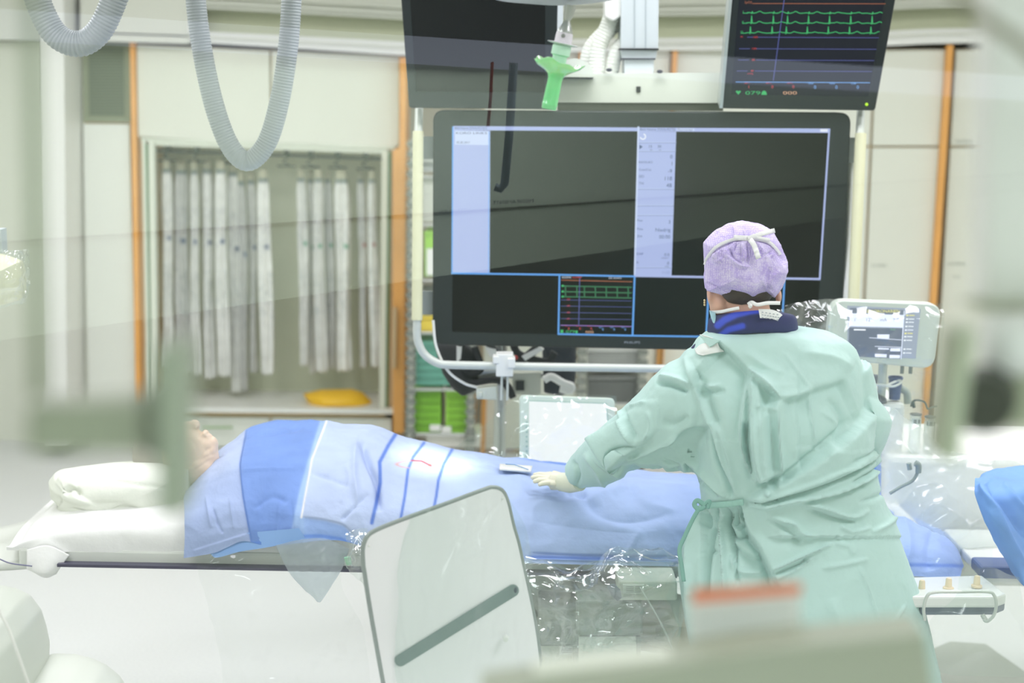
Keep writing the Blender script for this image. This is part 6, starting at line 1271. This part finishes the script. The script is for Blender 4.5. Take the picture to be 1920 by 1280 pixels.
# film covered detector at the far left
t = thing('wrapped_detector', 'cream detector corner wrapped in shiny clear film at the far left edge', 'detector', P(0, 570, 4.6))
b = MB(); b.sil([(-120, 470), (0, 476), (40, 490), (47, 520), (46, 548), (38, 562), (0, 573), (-120, 590)], (-30, 530), 4.6, .12, .1, rows=24, n=80, pw=.6); b.build('detector_head', mat('detector_cream', (226, 224, 190), .4), parent=t)
b = MB(); b.spx([(-40, 430), (2, 430), (4, 474), (-40, 474)], 4.62, .05); b.build('bracket', mat('bracket_blue_grey', (186, 198, 200), .4), parent=t, smooth=False)
film('film_cover', [[(-60, 460, 4.5), (20, 470, 4.46), (52, 466, 4.5)], [(-60, 520, 4.46), (20, 520, 4.43), (54, 520, 4.5)], [(-60, 590, 4.5), (20, 572, 4.46), (50, 566, 4.5)]], '', amp=.02, sc=12, m=Mfilm2, parent=t, nu=60, nv=60)

# ================================================================ things close to the window, out of focus
Mnear = mat('near_grey_green', (170, 176, 154), .5); Mnear2 = mat('near_grey_dark', (126, 132, 114), .5)
NY = 0.95
t = thing('support_arm', 'blurred grey green metal arm with end plate at the left, close to the window', 'support arm', P(60, 740, NY))
b = MB(); b.tube([P(56, -60, NY), P(72, 740, NY)], 15 * mpp(NY), seg=20); b.build('upright_tube', Mnear, parent=t)
b = MB(); b.spx([(48, 765), (275, 755), (275, 850), (48, 850)], NY - .02, .04); b.build('cross_bar', Mnear, parent=t, smooth=False, bevel=.004)
b = MB(); b.spx([(288, 652), (338, 650), (340, 972), (292, 975)], NY - .04, .05, 0); b.spx([(262, 735), (290, 735), (290, 870), (262, 850)], NY - .03, .04, 1); b.build('end_plate', [mat('near_plate', (172, 182, 162), .5), Mnear2], parent=t, smooth=False, bevel=.004)
b = MB(); b.tube([P(56, -60, NY), [P(56, -60, NY)[0], NY, 3.1]], 15 * mpp(NY)); b.build('ceiling_tube', Mnear, parent=t)
RY = 1.15
t = thing('support_arm', 'blurred pale arm with dark knob and slanted plate at the right, close to the window', 'support arm', P(1880, 800, RY))
b = MB(); b.spx([(1800, 622), (1832, 615), (1800, 868), (1762, 862)], RY - .03, .04, 0); b.spx([(1796, 625), (1806, 622), (1770, 862), (1760, 858)], RY - .035, .04, 1); b.build('slanted_plate', [mat('near_sage', (196, 206, 180), .5), mat('near_sage_dark', (166, 172, 148), .5)], parent=t, smooth=False, bevel=.003)
b = MB(); b.lathe([(.001, -.02), (.022, -.018), (.024, .0), (.022, .03)], P(1848, 745, RY), (-.35, -1, 0)); V = b.verts(); b.v = [V]; b.build('knob', mat('near_knob', (48, 52, 38), .5), parent=t)
b = MB(); b.spx([(1850, 716), (1990, 700), (1990, 800), (1850, 806)], RY, .05); b.build('arm_block', mat('near_block', (176, 184, 156), .5), parent=t, smooth=False, bevel=.006)
b = MB(); b.sil([(1848, 588), (1960, 582), (1990, 700), (1850, 704), (1838, 650)], (1915, 645), RY + .02, .03, .03, pw=.6); b.build('rounded_cover', mat('near_white', (252, 253, 252), .4), parent=t)
b = MB(); b.spx([(1862, -60), (1990, -60), (1990, 572), (1850, 572)], RY + .05, .05); b.build('upper_housing', mat('near_offwhite', (250, 251, 247), .5), parent=t, smooth=False, bevel=.006)
b = MB(); b.spx([(1838, 576), (1990, 576), (1990, 583), (1838, 583)], RY + .02, .05); b.build('joint_strip', mat('near_strip', (170, 176, 150), .5), parent=t, smooth=False)
b = MB(); b.tube(spline([P(1770, -40, RY - .1), P(1810, 8, RY - .1), P(1870, 52, RY - .1), P(1930, 96, RY - .1), P(1990, 160, RY - .1)], 30), 11 * mpp(RY), seg=16); b.build('curved_arm', mat('near_tan', (160, 158, 136), .5), parent=t)
# rail along the lower edge with the hanging tag
b = MB(); b.spx([(900, 1302), (1180, 1262), (1420, 1222), (1735, 1190), (1752, 1300), (1752, 1420), (900, 1420)], 1.22, .05, 0)
o = b.build('near_rail', mat('near_rail_grey', (168, 174, 152), .5), smooth=False); tag(o, 'blurred grey green rail slanting along the bottom edge before the gown', 'rail')
b = MB(); b.spx([(1000, 1262), (1440, 1210), (1450, 1232), (1000, 1286)], 1.24, .03); o = b.build('near_ledge', mat('near_ledge_cream', (234, 238, 222), .5), smooth=False); tag(o, 'blurred pale ledge above the grey rail at the bottom edge', 'ledge')
t = thing('warning_tag', 'blurred white tag with orange header hanging before the gown hem', 'tag', P(1400, 1195, 1.3))
b = MB(); b.spx([(1290, 1128), (1500, 1112), (1502, 1180), (1292, 1204)], 1.3, .002); b.build('card', mat('tag_white', (250, 252, 250), .6), parent=t, smooth=False)
b = MB(); b.spx([(1298, 1106), (1504, 1094), (1503, 1112), (1298, 1130)], 1.296, .002); b.build('orange_header', mat('tag_orange', (255, 132, 74), .6), parent=t, smooth=False)
b = MB()
for i in range(3): b.spx([(1305, 1146 + i * 16), (1490, 1132 + i * 16), (1490, 1135 + i * 16), (1305, 1149 + i * 16)], 1.297, .001)
b.build('print_lines', mat('tag_print', (216, 220, 216), .6), parent=t, smooth=False)

# ================================================================ control room behind the camera, mirrored in the window glass
def MR(px, py, Yv):
    p = P(px, py, Yv); return np.array([p[0], 1.10 - p[1], p[2]])
def Yv(px): return 2950 * .50 / (330 - .135 * (px - 750))
def quadm(x0, x1, ya, yb, m, b, dep=.0):
    n = 8
    for i in range(n):
        a = x0 + (x1 - x0) * i / n; c = x0 + (x1 - x0) * (i + 1) / n
        b.slab([MR(a, ya(a), Yv(a) - dep), MR(c, ya(c), Yv(c) - dep), MR(c, yb(c), Yv(c) - dep), MR(a, yb(a), Yv(a) - dep)], .02, m)
yt0 = lambda x: 65 + .066 * (x - 750); yt1 = lambda x: 118 + .06 * (x - 750); yb0 = lambda x: 394 - .068 * (x - 900); yb1 = lambda x: 504 - .146 * (x - 919)
cr = thing('wall_cupboards', 'row of white wall cupboards with printed names, mirrored in the window glass', 'cupboard', MR(1200, 380, Yv(1200)))
b = MB(); quadm(-260, 1950, yt1, yb0, 0, b); b.build('doors', mat('mirror_cupboard', (214, 220, 204), .5), parent=cr, smooth=False)
b = MB(); quadm(-260, 1950, yb0, yb1, 0, b, .02); b.build('lower_doors', mat('mirror_cupboard_low', (190, 196, 180), .5), parent=cr, smooth=False)
b = MB(); quadm(-260, 1950, lambda x: yb0(x) - 1, lambda x: yb0(x) + 1.2, 0, b, .03); b.build('door_gap', mat('gap_grey', (110, 112, 100), .5), parent=cr, smooth=False)
b = MB(); quadm(-260, 1950, lambda x: yt0(x) - 700, yt0, 0, b, .10); b.build('dark_reflection_panel', mat('reflection_dark', (40, 44, 42), .8), parent=cr, smooth=False)  # added dark panel, keeps the glass reflection dark above the pelmet
b = MB(); quadm(-260, 1950, yt0, yt1, 0, b, .04); b.build('light_pelmet', E('pelmet_light', (225, 232, 255), 1.35), parent=cr, smooth=False)
a3 = MR(900, 380, Yv(900) - .03); c3 = MR(1100, 380, Yv(1100) - .03); dv = (c3 - a3); 
g = MB()
for s_, x, y, w_ in (('MEDIKAMENTE', 924, 383, 77), ('UTENSILIEN', 824, 400, 58)):
    Vt, Ft = text_geo(s_); X = Vt[:, 0]; X = X / X.max()
    g.add([MR(x + w_ * (1 - u), y - .05 * (w_ * (1 - u)) - h_ * 9.5, Yv(x + w_ * (1 - u)) - .035) for u, h_ in zip(X, Vt[:, 1])], Ft)
g.build('lettering', mat('dark_print', (70, 74, 80), .5), parent=cr, smooth=False)
b = MB(); b.tube([MR(963, 118, 3.6), MR(955, 250, 3.6), MR(946, 345, 3.6), MR(938, 354, 3.6), MR(928, 350, 3.6)], 8 * mpp(3.6), seg=10); o = b.build('hanging_bar', mat('bar_slate', (140, 150, 160), .5)); tag(o, 'dark hanging bar mirrored as a faint streak on the big display', 'bar')

b = MB(); b.tube([MR(923, 116, 3.65), MR(920, 180, 3.65), MR(915, 238, 3.65)], 3 * mpp(3.65), seg=8); o = b.build('red_cord', mat('cord_red', (150, 60, 44), .5)); tag(o, 'thin reddish cord mirrored left of the dark bar on the displays', 'cord')
for o in list(bpy.data.objects):
    if '_w' in o: del o['_w']
